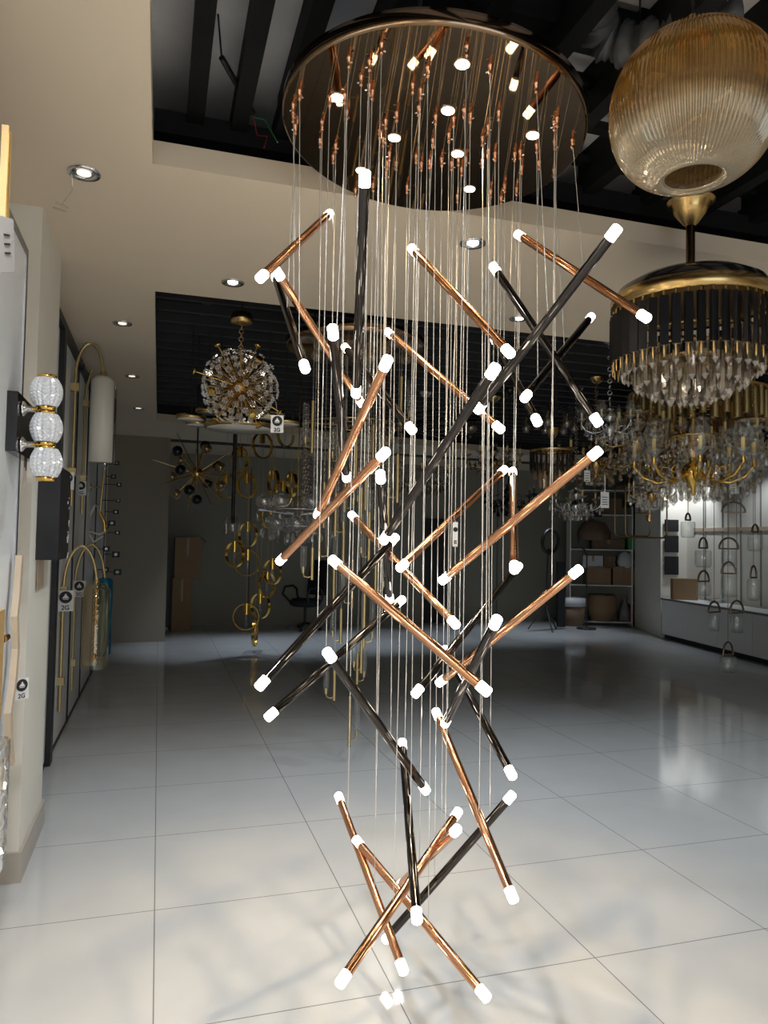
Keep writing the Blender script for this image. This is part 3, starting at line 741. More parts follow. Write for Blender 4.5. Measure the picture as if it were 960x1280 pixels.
p = PD(866, 590, 5.95); s = DEP(p)/FPX
arm_chandelier('gold_chandelier', 'large polished gold arm chandelier with crystal cups and candles in the crowded cluster', p, 72*s, 8, M_gold, M_crystal, ZB, 'hurricane', rz=.2, upper=True)
p = PD(872, 490, 7.6); s = DEP(p)/FPX
drum_chandelier('gold_rod_drum_chandelier', 'wide drum chandelier of upright gold rods behind the fan chandelier crystals', p, 82*s, 52*s, M_satin, M_crystalw, ZB, 40)
p = PD(797, 548, 7.0); s = DEP(p)/FPX
arm_chandelier('crystal_chandelier', 'smoky crystal arm chandelier crowded beside the polished gold one', p, 52*s, 6, M_brass, M_crystalw, ZB, 'cup', rz=.5, upper=True, size_drop=1.3)
p = PD(942, 556, 6.9); s = DEP(p)/FPX
arm_chandelier('crystal_chandelier', 'pale crystal arm chandelier at the picture edge above the arched glass pendants', p, 50*s, 8, M_satin, M_crystal, ZB, 'cup', rz=.1, upper=True, size_drop=1.4)
p = PD(745, 578, 7.7); s = DEP(p)/FPX
arm_chandelier('crystal_chandelier', 'brownish crystal chandelier with bead swags just behind the tall copper stick tip', p, 48*s, 6, M_brass, M_crystalw, ZB, 'cup', rz=.3, size_drop=1.5)
p = PD(835, 566, 8.7); s = DEP(p)/FPX
arm_chandelier('crystal_chandelier', 'crystal chandelier half hidden behind the polished gold arms, with long pear drops', p, 56*s, 8, M_brass, M_crystalw, ZB, 'cup', rz=.2, size_drop=1.6)
p = PD(905, 600, 8.2); s = DEP(p)/FPX
arm_chandelier('crystal_chandelier', 'crystal chandelier hanging lowest behind the polished gold one over the white niche', p, 42*s, 6, M_satin, M_crystal, ZB, 'cup', rz=.4, size_drop=1.5)
p = PD(815, 618, 6.4); s = DEP(p)/FPX
arm_chandelier('crystal_chandelier', 'small crystal chandelier with teardrop pendants above the brass frame lantern', p, 30*s, 6, M_brass, M_crystal, ZB, 'cup', rz=.1, size_drop=1.8)
p = PD(762, 535, 6.2); s = DEP(p)/FPX
arm_chandelier('silver_chandelier', 'ornate silver glass chandelier with round bulbs under a small gold ceiling cup', p, 36*s, 6, M_chrome, M_crystal, ZB, 'hurricane', rz=.7, size_drop=1.2)
p = PD(690, 562, 7.6); s = DEP(p)/FPX
drum_chandelier('black_drum_chandelier', 'small black drum chandelier with crystal fringe behind the slanting copper stick', p, 27*s, 34*s, M_prismblack, M_crystalw, ZB, 24)
p = PD(720, 632, 8.2); s = DEP(p)/FPX
arm_chandelier('crystal_chandelier', 'low crystal chandelier with flower shaped cups in front of the shelf alcove', p, 34*s, 6, M_chrome, M_crystal, ZB, 'cup', rz=.2, size_drop=1.2)
p = PD(636, 628, 8.4); s = DEP(p)/FPX
arm_chandelier('black_chandelier', 'black arm chandelier with hanging black drops in front of the back wall', p, 34*s, 6, M_blackgloss, M_blackgloss, ZB, 'dark', rz=.2, size_drop=1.)
p = PD(617, 578, 8.8); s = DEP(p)/FPX
arm_chandelier('crystal_chandelier', 'faint gold crystal chandelier near the back wall above the black one', p, 34*s, 6, M_brass, M_crystald, ZB, 'cup', rz=.6, size_drop=1.2)
p = PD(530, 600, 8.6); s = DEP(p)/FPX
arm_chandelier('crystal_chandelier', 'dim crystal chandelier behind the hanging wires near the middle of the back wall', p, 36*s, 6, M_chrome, M_crystald, ZB, 'cup', rz=.1, size_drop=1.2)

# teardrop spider
p = PD(695, 515, 6.8); s = DEP(p)/FPX
t = thing('teardrop_chandelier', 'black branching chandelier with clear glass teardrops above the black drum one', 'chandelier', p)
obj('stem', MB().cyl((0, 0, -4*s), (0, 0, ZB-p.z), .010, n=8), M_black, t)
for k in range(8):
    a = 2*PI*k/8; r = (38 if k % 2 else 26)*s; c, d = math.cos(a), math.sin(a)
    br = obj('branch', MB().tube([(0, 0, 0), (r*.4*c, r*.4*d, 6*s), (r*.85*c, r*.85*d, 5*s), (r*c, r*d, -2*s)], .007, 6), M_black, t)
    obj('glass_teardrop', MB().lathe([(.001, -2*s), (1.5*s, -6*s), (5*s, -15*s), (5.5*s, -20*s), (3*s, -24*s), (.001, -25*s)], 14, (r*c, r*d, 0)), M_crystald, br)

# swirl of black loops
p = PD(553, 535, 7.4); s = DEP(p)/FPX
t = thing('loop_chandelier', 'flat chandelier of thin black wire loops under the dark ceiling near the middle', 'chandelier', p)
for k in range(6):
    M = Matrix.Rotation(.22*math.sin(k*1.7), 3, 'X') @ Matrix.Rotation(.2*math.cos(k*2.1), 3, 'Y')
    obj('wire_loop', MB().torus((6*s*math.cos(k*1.3), 6*s*math.sin(k*1.3), (k-2)*3*s), (30+3*k)*s, .009, M, 56, 6), M_gun, t)
obj('hanger_rod', MB().cyl((-10*s, 0, -8*s), (-10*s, 0, ZB-p.z), .006, n=6), M_black, t)
obj('glass_ball', MB().sphere((7*s, -20*s, 30*s), 8*s, 18, 12), M_glass, t)
obj('glass_ball', MB().sphere((30*s, -20*s, 0*s), 8*s, 18, 12), M_crystald, t)
obj('hanger_rod', MB().cyl((30*s, -20*s, 7*s), (30*s, -20*s, ZB-p.z), .004, n=6), M_black, t)
obj('hanger_rod', MB().cyl((7*s, -20*s, 37*s), (7*s, -20*s, ZB-p.z), .004, n=6), M_black, t)

# brass frame lantern
p = PD(800, 640, 7.3); s = DEP(p)/FPX
t = thing('frame_lantern', 'open rectangular brass frame lantern with a glass cylinder below the crystal cluster', 'pendant lamp', p)
def rrect(w, h, r, y):
    pts = []
    for cx, cz, a0 in ((w-r, h-r, 0), (-w+r, h-r, PI/2), (-w+r, -h+r, PI), (w-r, -h+r, 1.5*PI)):
        for i in range(5): a = a0+PI/2*i/4; pts.append((cx+r*math.cos(a), y, cz+r*math.sin(a)))
    return pts
mb = MB().tube(rrect(30*s, 32*s, 6*s, -.1), 1.0*s, 6, True).tube(rrect(26*s, 30*s, 5*s, .12), .9*s, 6, True)
mb.bar((-30*s, -.1, 32*s), (-26*s, .12, 30*s), .012, .012); mb.bar((30*s, -.1, 32*s), (26*s, .12, 30*s), .012, .012); mb.bar((-10*s, -.1, 30*s), (-10*s, -.1, -2*s), .014, .014); mb.bar((-16*s, -.1, -2*s), (6*s, -.1, -2*s), .014, .014)
obj('frame', mb, principled('dark_brass', (.22, .15, .08), .3, 1.), t)
obj('glass_cylinder', MB().lathe([(4*s, -10*s), (4.4*s, -8*s), (4.4*s, 14*s)], 16, (4*s, -.1, 0)), M_amberclear, t)
obj('bulb_holder', MB().cyl((4*s, -.1, -12*s), (4*s, -.1, -4*s), 3*s, n=12), M_brass, t)
obj('hanger_rod', MB().cyl((0, 0, 30*s), (0, 0, ZB-p.z), .008, n=8), M_brass, t)

# tags in the cluster
for px, py, sz, lb in ((756, 625, 20, 'white tag on a bead chain in front of the cardboard boxes on the shelves'), (916, 608, 18, 'white tag hanging above the topmost arched glass pendant'), (734, 595, 14, 'small white tag below the brownish crystal chandelier')):
    p = PD(px, py, 6.0); s = DEP(p)/FPX
    t = thing('price_tag', lb, 'tag', p)
    obj('card', MB().mm((-sz*.3*s, -.001, -sz*.5*s), (sz*.3*s, .001, sz*.5*s)), M_paper, t)
    mb = MB()
    for k in range(4): mb.mm((-sz*.2*s, -.002, (-6+k*3)*s), (sz*.2*s, -.001, (-5.2+k*3)*s))
    obj('print', mb, M_ink, t)
    obj('bead_chain', MB().cyl((0, 0, sz*.5*s), (0, 0, sz*1.6*s), .004, n=6), M_chrome, t)

# ------------------------------------------------------------------ arched glass pendants
YG = PD(905, 730, 8.1)
t = thing('arched_glass_cascade', 'cascade of clear glass pendants under half round brass brackets in front of the white cabinets', 'chandelier', YG)
s = DEP(YG)/FPX
M_bronze = principled('dull_bronze', (.22, .17, .12), .35, .9)
for k, (px, py, hw, hh, g0, g1, gw) in enumerate(((917, 640.5, 13.6, 13, 0, 0, 0), (944, 665, 9, 9, 667, 689, 9), (879, 685, 10, 13, 688, 710, 10), (911, 686, 12.7, 14, 688, 708, 9), (911, 717, 8.6, 14, 719, 746, 9), (879.5, 726.6, 10, 13, 728, 745, 8.5),
        (942, 722, 6, 15, 724, 752, 8), (892.7, 765, 11.8, 13, 767, 789, 6.5), (921, 766, 11, 15, 768, 791, 7.5), (910, 819, 10.4, 16, 820, 842, 9.6), (860, 650, 6, 8, 652, 672, 8.5))):
    c = PD(px, py, 8.1+random.uniform(-.25, .25))-YG
    ry = random.uniform(-.5, .5); M = Matrix.Rotation(ry, 3, 'Z')
    pts = [c+M @ Vector((hw*s*math.cos(PI*i/16), 0, hh*s*math.sin(PI*i/16))) for i in range(17)]
    mb = MB().tube(pts, 1.25*s, 8); mb.bar(pts[0], pts[-1], 2.0*s, 2.0*s)
    br = obj('arch_bracket', mb, M_bronze, t)
    if g1:
        L = (g1-g0)*s; z0 = -(g0-py)*s
        obj('glass_cylinder', MB().lathe([(gw*s*.9, z0), (gw*s, z0-L*.15), (gw*s, z0-L*.85), (gw*s*.85, z0-L*.98), (.001, z0-L)], 24, c), M_glass, br)
    obj('cord', MB().cyl(c+Vector((0, 0, hh*s)), (c.x, c.y, ZB-.03-YG.z), .0035, n=5), M_bronze, br)
obj('canopy', MB().lathe([(.001, ZB-.04-YG.z), (.45, ZB-.04-YG.z), (.45, ZB-YG.z), (.001, ZB-YG.z)], 40), M_bronze, t)

# ------------------------------------------------------------------ near display panel and what hangs on it
XP = -.53
t = thing('display_panel', 'glossy white display panel with a grey metal edge, carrying the crystal wall lamp', 'panel', (0, 0, 0))
obj('board', MB().mm((-.79, 1.4, .30), (XP, 3.12, 2.66)), M_whitecool, t)
obj('metal_edge', MB().mm((-.79, 3.12, .30), (XP+.004, 3.15, 2.69)).mm((-.79, 1.4, 2.66), (XP+.004, 3.12, 2.69)), principled('brushed_aluminium', (.35, .35, .36), .35, 1.), t)
# crystal wall lamp
Y0 = 2.94
zs = [PY(56.5, y, Y0) for y in (490.5, 535, 578.5)]
b0 = PX(9, 488, XP+.0); b1 = PX(30, 577, XP+.0)
cx = zs[1].x; rb = 18.5*DEP(zs[1])/FPX
t = thing('crystal_wall_lamp', 'wall lamp of three faceted crystal barrels with gold bands on a black back plate', 'wall lamp', (XP, Y0, zs[1].z))
o = Vector((XP, Y0, zs[1].z))
bp = obj('back_plate', MB().mm((0, b0.y-Y0, b1.z-o.z), (.035, b1.y-Y0, b0.z-o.z)), M_blackgloss, t)
nb = 36
for i, q in enumerate(zs):
    c = Vector((cx+.004*i, Y0, q.z))-o; h = 20.5*DEP(q)/FPX
    mb = MB(); vs = []; rows = 17
    for j in range(rows):
        f = -1+2*j/(rows-1); r = rb*(.68+.32*(1-f*f))
        for k in range(nb):
            a = 2*PI*(k+.5*(j % 2))/nb; rr = r*(1.045 if (j+k) % 2 else .955)
            vs.append(c+Vector((rr*math.cos(a), rr*math.sin(a), f*h*.86)))
    fs = []
    for j in range(rows-1):
        for k in range(nb):
            a0, a1 = j*nb+k, j*nb+(k+1) % nb; b0_, b1_ = a0+nb, a1+nb
            if j % 2 == 0: fs += [(a0, a1, b0_), (a1, b1_, b0_)]
            else: fs += [(a0, b1_, b0_), (a0, a1, b1_)]
    mb.add(vs, fs)
    gb = obj('crystal_barrel', mb, thin_glass('diamond_cut_crystal', (.93, .94, .96), .30, .08, .7, (1, 1, 1), .48, (.90, .92, .95)) if i == 0 else gb.data.materials[0], t)
    mb = MB().lathe([(.001, h*.86), (rb*.62, h*.86), (rb*.6, h*1.07 if i < 1 else h*1.0), (.001, h*1.07 if i < 1 else h*1.0)], 28, c)
    obj('gold_band', mb, M_gold, gb)
    obj('gold_band', MB().lathe([(.001, -h*1.12), (rb*.6, -h*1.12), (rb*.62, -h*.86), (.001, -h*.86)], 28, c), M_gold, gb)
for i in (0, 1):
    z = (zs[i].z+zs[i+1].z)/2-o.z
    obj('mount_arm', MB().lathe([(.001, .034), (.028, .034), (.028, .045), (.012, .055), (.010, cx-XP-.02), (.001, cx-XP-.02)], 20, (0, .0, z), Matrix.Rotation(PI/2, 3, 'Y')), M_chrome, t)
# tag of the wall lamp
p = PX(31, 588, XP+.01)
t = thing('price_tag', 'pinkish paper tag beside the lowest crystal barrel of the wall lamp', 'tag', p)
obj('card', MB().mm((0, -.035, -.06), (.002, .035, .06)), principled('pink_card', (.62, .52, .50), .6), t)
obj('print', MB().mm((.002, .0, -.0), (.003, .02, .05)).mm((.002, -.02, .01), (.003, -.014, .05)).mm((.002, -.03, .01), (.003, -.026, .05)), M_ink, t)
# gold bar lamp at the top
p0 = PX(10, 161, -.44); p1 = PX(4, 300, -.44)
t = thing('bar_wall_lamp', 'upright golden bar lamp above the printed card at the edge of the picture', 'wall lamp', (-.44, p0.y, p1.z))
H = p0.z-p1.z
obj('bar', MB().mm((-.012, -.02, 0), (.006, .03, H)), M_tan, t)
obj('metal_face', MB().mm((.006, -.016, .02), (.009, -.006, H-.02)), M_gold, t)
obj('wall_mount', MB().mm((-.36, -.02, H*.3), (-.02, .02, H*.4)), M_brass, t)
p = PX(8, 306, -.40)
t = thing('printed_card', 'grey printed info card tilted below the golden bar lamp', 'card', p)
obj('card', MB().box((0, 0, 0), (.003, .20, .135), Matrix.Rotation(.35, 3, 'X')), principled('grey_card', (.50, .48, .46), .6), t)
mb = MB()
for k in range(3): mb.box((.0022, .01*k-.01, .022-.02*k), (.001, .075, .005), Matrix.Rotation(.35, 3, 'X'))
obj('print', mb, M_ink, t)
obj('card_string', MB().cyl((-.005, 0, .03), (-.04, .02, .12), .001, n=5), M_wire, t)
# wavy wood lamp and gold panel lamp lower down
pts = [PX(x, y, -.50) for x, y in ((25, 694), (22, 740), (19, 770), (20, 810), (17, 850), (11, 890), (11, 925), (14, 955))]
t = thing('wavy_wood_lamp', 'tall wavy strip of pale wood mounted along the white display panel', 'wall lamp', pts[-1])
mb = MB()
vs = []; wv = .022
for p in pts:
    for dx, dy in ((-.012, -wv), (.010, -wv), (.010, wv), (-.012, wv)): vs.append(p-pts[-1]+Vector((dx, dy, 0)))
N = len(pts)
mb.add(vs, [(i*4+a, i*4+(a+1) % 4, (i+1)*4+(a+1) % 4, (i+1)*4+a) for i in range(N-1) for a in range(4)]+[(0, 1, 2, 3), (N*4-4, N*4-3, N*4-2, N*4-1)])
obj('wavy_strip', mb, M_beige, t)
obj('metal_stand', MB().cyl((-.03, 0, .02), (-.03, 0, -.10), .006, n=8), M_brass, t)
p0 = PX(3, 762, -.46); p1 = PX(3, 892, -.46)
t = thing('panel_wall_lamp', 'gold wooden panel lamp with a brass pin beside the wavy wood strip', 'wall lamp', (-.46, p0.y, p1.z))
obj('panel', MB().mm((-.03, -.12, 0), (.004, .02, p0.z-p1.z)), M_tan, t)
obj('back_plate', MB().mm((-.07, -.06, .05), (-.03, .07, p0.z-p1.z)), M_black, t)
obj('brass_pin', MB().cyl((.0, .03, .24), (.0, .085, .24), .012, n=12), M_brass, t)
price_tag(PX(27, 861, -.515), .085, .75, 'cream tag with round black emblem on the panel beside the wavy wood strip')
p = PX(-13, 1000, -.47)
t = thing('crystal_mesh_lamp', 'perforated crystal cylinder lamp low on the white display panel at the very edge', 'wall lamp', p)
mb = MB(); rows = 16; nb = 22; vs = []
for j in range(rows):
    for k in range(nb):
        a = 2*PI*(k+.5*(j % 2))/nb; rr = .05*(1.04 if (j+k) % 2 else .96); vs.append((rr*math.cos(a), rr*math.sin(a), -.18+.36*j/(rows-1)))
fs = []
for j in range(rows-1):
    for k in range(nb):
        a0, a1 = j*nb+k, j*nb+(k+1) % nb; fs += [(a0, a1, a1+nb), (a0, a1+nb, a0+nb)]
obj('crystal_shade', mb.add(vs, fs), M_crystal, t)
obj('bracket', MB().mm((-.33, -.03, -.20), (-.0, .05, -.185)).mm((-.33, -.03, .185), (0, .05, .2)), M_black, t)
# on the pier
t = thing('sample_board', 'black sample board with chipped white edge on the pier, above the black frame', 'board', (-.565, 3.86, PY(50, 700, 3.86).z))
z1 = PY(60, 582, 3.86).z-PY(50, 700, 3.86).z
mb = MB().mm((0, 0, 0), (.10, .42, z1))
obj('board', mb, M_black, t)
mb = MB()
for k in range(16): mb.box((.1, .40-.08*random.random()**2, z1*random.random()), (.004, .012*random.random()+.004, .02*random.random()+.005))
obj('chipped_edge', mb, M_paper, t)['kind'] = 'stuff'
p = PX(50, 718, -.562)
t = thing('paper_sheet', 'small beige sheet stuck on the pier under the black sample board', 'paper', p)
obj('sheet', MB().mm((0, -.10, -.075), (.004, .10, .075)), M_beige, t)

# ------------------------------------------------------------------ row of display panels along the far left wall
ys = [4.45, 5.52, 6.72, 7.72, 8.95, 10.4]
names = ['first white sconce panel behind the pier', 'white sconce panel carrying the clear arched glass lamp', 'white sconce panel carrying the second brass arch', 'white sconce panel with the ribbon lamp', 'last white sconce panel with little black spotlights']
for k in range(5):
    t = thing('display_panel', names[k]+', framed in black', 'panel', (-.748, ys[k], 0), 0, 'framed sconce panels')
    L = ys[k+1]-ys[k]
    obj('board', MB().mm((0, .071 if k == 1 else 0, .03), (.05, L-.05, 3.0)), M_white, t)
    fw_ = .07 if k == 0 else -.005; fp = .085 if k == 0 else .06
    obj('frame', MB().mm((0, L-.05+(.025 if k else 0), 0), (fp, L+fw_, 3.06)).mm((0, .06, 3.0), (.085, L-.05, 3.06)).mm((0, .06, 0.0), (.055, L-.05, .03)), M_black, t)

def arch_sconce(label, Y, rod0, rod1, peak, end, brackets, wall=-.70):
    p0 = PY(rod0[0], rod0[1], Y); p1 = PY(rod1[0], rod1[1], Y); pk = PY(peak[0], peak[1], Y); pe = PY(end[0], end[1], Y)
    t = thing('arched_wall_lamp', label, 'wall lamp', p1, 0, 'arched brass wall lamps')
    p0 = Vector((p1.x, Y, p0.z)); cxm = (p0.x+pe.x)/2; hw = (pe.x-p0.x)/2; zb = p0.z
    pts = [Vector((0, 0, 0)), p0-p1]
    for i in range(1, 17):
        a = PI-PI*i/16; pts.append(Vector((cxm+hw*math.cos(a), Y, zb+(pk.z-zb)*math.sin(a)))-p1)
    pts.append(pe-p1)
    obj('arched_rod', MB().tube(pts, .0125, 10), M_satin, t)
    for b in brackets:
        z = PY(b[0], b[1], Y).z-p1.z
        obj('bracket', MB().mm((wall-p1.x, -.03, z-.03), (.028, .03, z+.03)), M_satin, t)
    return t, pe-p1, DEP(pe)/FPX
t, e, s = arch_sconce('arched brass wall lamp with a tall white opal cylinder shade', 6.2, (93, 470), (89, 632), (110, 429), (129, 470), ((92, 484), (89, 590)))
obj('opal_shade', MB().lathe([(2*s, 0), (9*s, -1*s), (14*s, -7*s), (14*s, -108*s), (.001, -108*s)], 36, e), M_opal, t)
obj('shade_cap', MB().lathe([(.004, 6*s), (3*s, 4*s), (4*s, 0)], 16, e), M_satin, t)
t, e, s = arch_sconce('arched brass wall lamp half hidden behind the white opal cylinder', 7.2, (104, 505), (102, 642), (121, 455), (137, 480), ((104, 504), (102, 598)))
obj('glass_shade', MB().lathe([(2*s, 0), (9*s, -4*s), (9.5*s, -100*s), (.001, -100*s)], 30, e), M_crystald, t)
t, e, s = arch_sconce('arched brass wall lamp with a long clear champagne glass tube', 6.05, (79, 735), (74, 890), (101, 683), (121, 728), ((79, 738), (75, 851)))
obj('glass_tube', MB().lathe([(2*s, 0), (12*s, -2*s), (16*s, -9*s), (16*s, -106*s)], 36, e), M_amberclear, t)
tw = [e+Vector((3*s*math.cos(i*1.9)*.45, 3*s*math.sin(i*1.9)*.45, -8*s-i*2.2*s)) for i in range(42)]
obj('twisted_core', MB().tube(tw, 2.2*s, 6), M_gold, t)
obj('shade_cap', MB().lathe([(.004, 6*s), (3*s, 4*s), (4*s, 0)], 16, e), M_satin, t)
t, e, s = arch_sconce('arched brass wall lamp with a teal blue glass tube', 6.95, (93, 732), (89, 863), (113, 681), (131, 722), ((93, 732), (89, 828)))
obj('glass_tube', MB().lathe([(2*s, 0), (8*s, -1*s), (10*s, -4*s), (10*s, -94*s), (7*s, -97*s)], 32, e), M_blueglass, t)
obj('gold_core', MB().cyl(e-Vector((0, 0, 3*s)), e-Vector((0, 0, 88*s)), 2*s, n=10), M_gold, t)
for (px, py, Y, sz, lb) in ((84, 601, 6.1, 22, 'tag with round black emblem under the opal cylinder lamp bracket'), (101, 610, 7.1, 18, 'tag with round black emblem on the half hidden brass arch'), (82, 751, 5.95, 26, 'tag with round black emblem on the clear champagne tube lamp'), (99, 736, 6.85, 20, 'tag with round black emblem on the teal tube lamp rod')):
    p = PY(px, py, Y); price_tag(p, sz*DEP(p)/FPX, 0, lb)
# small lamps further along
p = PY(126, 612, 8.2); s = DEP(p)/FPX
t = thing('brass_wall_lamp', 'slim brass rod wall lamp with a crystal finial below the opal cylinder', 'wall lamp', p)
obj('rod', MB().cyl((0, 0, -27*s), (3*s, 0, 22*s), 1.3*s, n=10), M_brass, t)
obj('finial', MB().sphere((3.5*s, 0, 27*s), 3*s, 12, 8, 1.5), M_crystal, t)
obj('wall_plate', MB().lathe([(.001, 0), (4.5*s, 0), (4.5*s, 2*s), (.001, 2*s)], 20, (-13*s, 0, 3*s), Matrix.Rotation(PI/2, 3, 'Y')), M_brass, t)
obj('arm', MB().cyl((-.69-p.x, 0, 3*s), (0, 0, 3*s), .9*s, n=8), M_brass, t)
p = PY(120, 648, 8.3); s = DEP(p)/FPX
t = thing('ribbon_wall_lamp', 'looped white ribbon wall lamp with a brass holder above the lower brass arches', 'wall lamp', p)
obj('ribbon', MB().tube([(-9*s, 0, -16*s), (-7*s, 0, 4*s), (-2*s, 0, 16*s), (4*s, 0, 14*s), (11*s, 0, -6*s), (12*s, 0, -16*s), (4*s, .02, -20*s), (-9*s, 0, -16*s), (-2*s, 0, -30*s), (9*s, 0, -22*s)], 1.6*s, 8), M_opal, t)
obj('brass_holder', MB().tube([(4*s, -.02, 8*s), (10*s, -.02, -4*s), (11*s, -.02, -16*s)], 2.2*s, 10), M_gold, t)
obj('arm', MB().cyl((-.69-p.x, 0, -14*s), (-9*s, 0, -14*s), .008, n=8), M_brass, t)
for (px, py, w_) in ((146, 579, 6), (142, 596, 6), (149, 606, 6), (145, 640, 7), (140, 654, 8), (147, 666, 6), (133, 686, 8), (145, 693, 9), (147, 715, 9), (132, 712, 8), (133, 658, 6), (148, 626, 5)):
    p = PY(px, py, 9.4+random.uniform(-.3, .6)); s = DEP(p)/FPX
    t = thing('wall_spotlight', 'small black square spotlight mounted on the last framed sconce panel', 'wall lamp', p, 0, 'black square spotlights on the last panel')
    obj('body', MB().mm((-w_/2*s, -w_/2*s, -w_*.4*s), (w_/2*s, w_/2*s, w_*.4*s)), M_black, t)
    obj('mount', MB().cyl((-.67-p.x, 0, 0), (-w_*.4*s, 0, 0), .006, n=6), M_black, t)
    obj('lens', MB().cyl((0, -w_/2*s-.002, 0), (0, -w_/2*s, 0), w_*.22*s, n=12), M_chrome, t)

# ------------------------------------------------------------------ back of the shop
def carton(name, label, p, size, mat, rz=0., flap=False, group=None):
    t = thing(name, label, 'box', p, rz, group)
    w_, d_, h_ = size
    obj('carton', MB().mm((-w_/2, -d_/2, 0), (w_/2, d_/2, h_)), mat, t)
    obj('tape', MB().mm((-w_*.05, -d_/2-.003, h_*.55), (w_*.05, -d_/2, h_)).mm((-w_*.05, -d_/2, h_), (w_*.05, d_/2, h_+.002)), principled('brown_tape', (.24, .15, .07), .35), t)
    if flap: obj('flap', MB().box((w_/2+.05, 0, h_-.03), (.15, d_, .006), Matrix.Rotation(.7, 3, 'Y')), mat, t)
    return t
p = PZ(226, 788, 0); p = Vector((p.x, 13.2, 0)); s = DEP(p)/FPX
carton('cardboard_box', 'tall brown cardboard box on the floor beside the taupe wall', p, (23*s, .4, 64*s), M_card)
carton('cardboard_box', 'brown cardboard box with an open flap stacked on the tall one', (p.x+.08, 13.2, 64*s+.003), (31*s, .42, 50*s), M_card, 0, True)
t = thing('floor_fan', 'dark upright fan heater squeezed between the taupe wall and the cardboard boxes', 'heater', (p.x-.27, 13.25, 0))
obj('body', MB().mm((-.07, -.1, .04), (.05, .1, 1.35)), M_black, t); obj('base', MB().mm((-.08, -.13, 0), (.06, .13, .04)), M_plastic, t)

# office chair
p = PZ(381, 787, 0); s = DEP(p)/FPX
t = thing('office_chair', 'black office chair on castors in front of the back wall', 'chair', p, -1.05)
obj('seat', MB().lathe([(.001, .41), (.22, .41), (.27, .44), (.28, .50), (.24, .54), (.001, .55)], 28), M_fabric, t)
mb = MB(); vs = []
for j in range(9):
    f = j/8
    for i in range(7):
        g = -1+2*i/6; vs.append((g*(.23-.05*f*f), .22+.06*f-.06*g*g*0-.0+(.05*(1-abs(g))), .60+.62*f))
fs = [(j*7+i, j*7+i+1, j*7+i+8, j*7+i+7) for j in range(8) for i in range(6)]
mb.add(vs, fs, True); mb.add([(x, y+.07, z) for x, y, z in vs], [tuple(reversed(f)) for f in fs], True)
n0 = 63; rim = [i for i in range(7)]+[j*7+6 for j in range(1, 9)]+[56+i for i in range(5, -1, -1)]+[j*7 for j in range(7, 0, -1)]
mb.add([vs[i] for i in rim]+[(vs[i][0], vs[i][1]+.07, vs[i][2]) for i in rim], [(i, (i+1) % len(rim), len(rim)+(i+1) % len(rim), len(rim)+i) for i in range(len(rim))])
obj('backrest', mb, M_fabric, t)
obj('back_support', MB().bar((0, .2, .45), (0, .33, .70), .06, .02), M_black, t)
for sx in (-1, 1):
    obj('armrest', MB().tube([(sx*.24, .12, .48), (sx*.33, .10, .55), (sx*.34, .08, .70), (sx*.33, -.02, .76), (sx*.33, -.20, .74), (sx*.33, -.25, .62), (sx*.25, -.14, .48)], .022, 8), M_black, t)
obj('gas_lift', MB().cyl((0, 0, .10), (0, 0, .42), .025, n=14), M_black, t)
for k in range(5):
    a = 2*PI*k/5+.3; c, d = .30*math.cos(a), .30*math.sin(a)
    lg = obj('star_leg', MB().bar((0, 0, .12), (c, d, .075), .045, .03), M_black, t)
    obj('castor', MB().cyl((c-.018*math.sin(a), d+.018*math.cos(a), .032), (c+.018*math.sin(a), d-.018*math.cos(a), .032), .032, n=14), M_black, lg)

# shelving alcove
A = Vector((7.80, 12.82, 0)); ang = math.atan2(-.43, 1.07)
t = thing('storage_shelf', 'built in white shelving alcove crammed with boxes in the back corner', 'shelf', A, ang)
obj('back_panel', MB().mm((0, .45, 0), (1.22, .47, 2.35)), M_backwall, t)
for x in (0, 1.2): obj('side_panel', MB().mm((x, 0, 0), (x+.02, .45, 2.35)), M_wall, t)
SH = []
for py in (778, 732, 687, 643, 612):
    z = max(.03, PY(770, py, 12.4).z); SH.append(z)
    obj('shelf_board', MB().mm((.02, 0, z-.02), (1.2, .45, z)), M_white, t)
Rz = Matrix.Rotation(ang, 3, 'Z')
def on_shelf(px, k, back=.05):
    r = ray(px, 700); n = Rz @ Vector((0, 1, 0)); q = A+n*back
    d = (q-EYEP).dot(n)/r.dot(n); p = EYEP+r*d
    return Vector((p.x, p.y, SH[k])), DEP(p)/FPX
def shelf_box(label, x0, x1, h, k, mat, back=.2, dz=0, name='cardboard_box'):
    p, s = on_shelf((x0+x1)/2, k, back); p.z += dz+.001
    return carton(name, label, p, ((x1-x0)*s*.96, .30, h*s), mat, ang)
p, s = on_shelf(716, 0, -.08); 
t = thing('storage_tub', 'round brown tub on the floor at the foot of the shelves', 'tub', (p.x, p.y, 0), ang)
obj('tub', MB().lathe([(.001, 0), (14*s, 0), (16*s, 24*s), (.001, 24*s)], 28), M_carddark, t); obj('lid', MB().lathe([(.001, 24*s), (17*s, 24*s), (17*s, 34*s), (.001, 35*s)], 28), M_plastic, t)
p, s = on_shelf(752, 0, .2)
t = thing('woven_basket', 'round brown basket on the lowest shelf', 'basket', p, ang)
obj('basket', MB().lathe([(.001, 0), (14*s, 0), (19*s, 16*s), (18*s, 30*s), (16*s, 32*s)], 28), M_card, t); obj('rim', MB().torus((0, 0, 32*s), 16*s, .012, None, 28, 6), M_carddark, t)
p, s = on_shelf(781, 0, .2)
t = thing('plastic_bag', 'grey plastic bag slumped on the lowest shelf beside the basket', 'bag', p, ang)
obj('bag', MB().lathe([(.001, 0), (8*s, 0), (7*s, 12*s), (3*s, 22*s), (1.5*s, 26*s), (3*s, 29*s)], 12, (0, 0, 0), None, True, .12, 5), principled('grey_film', (.22, .21, .2), .3), t)
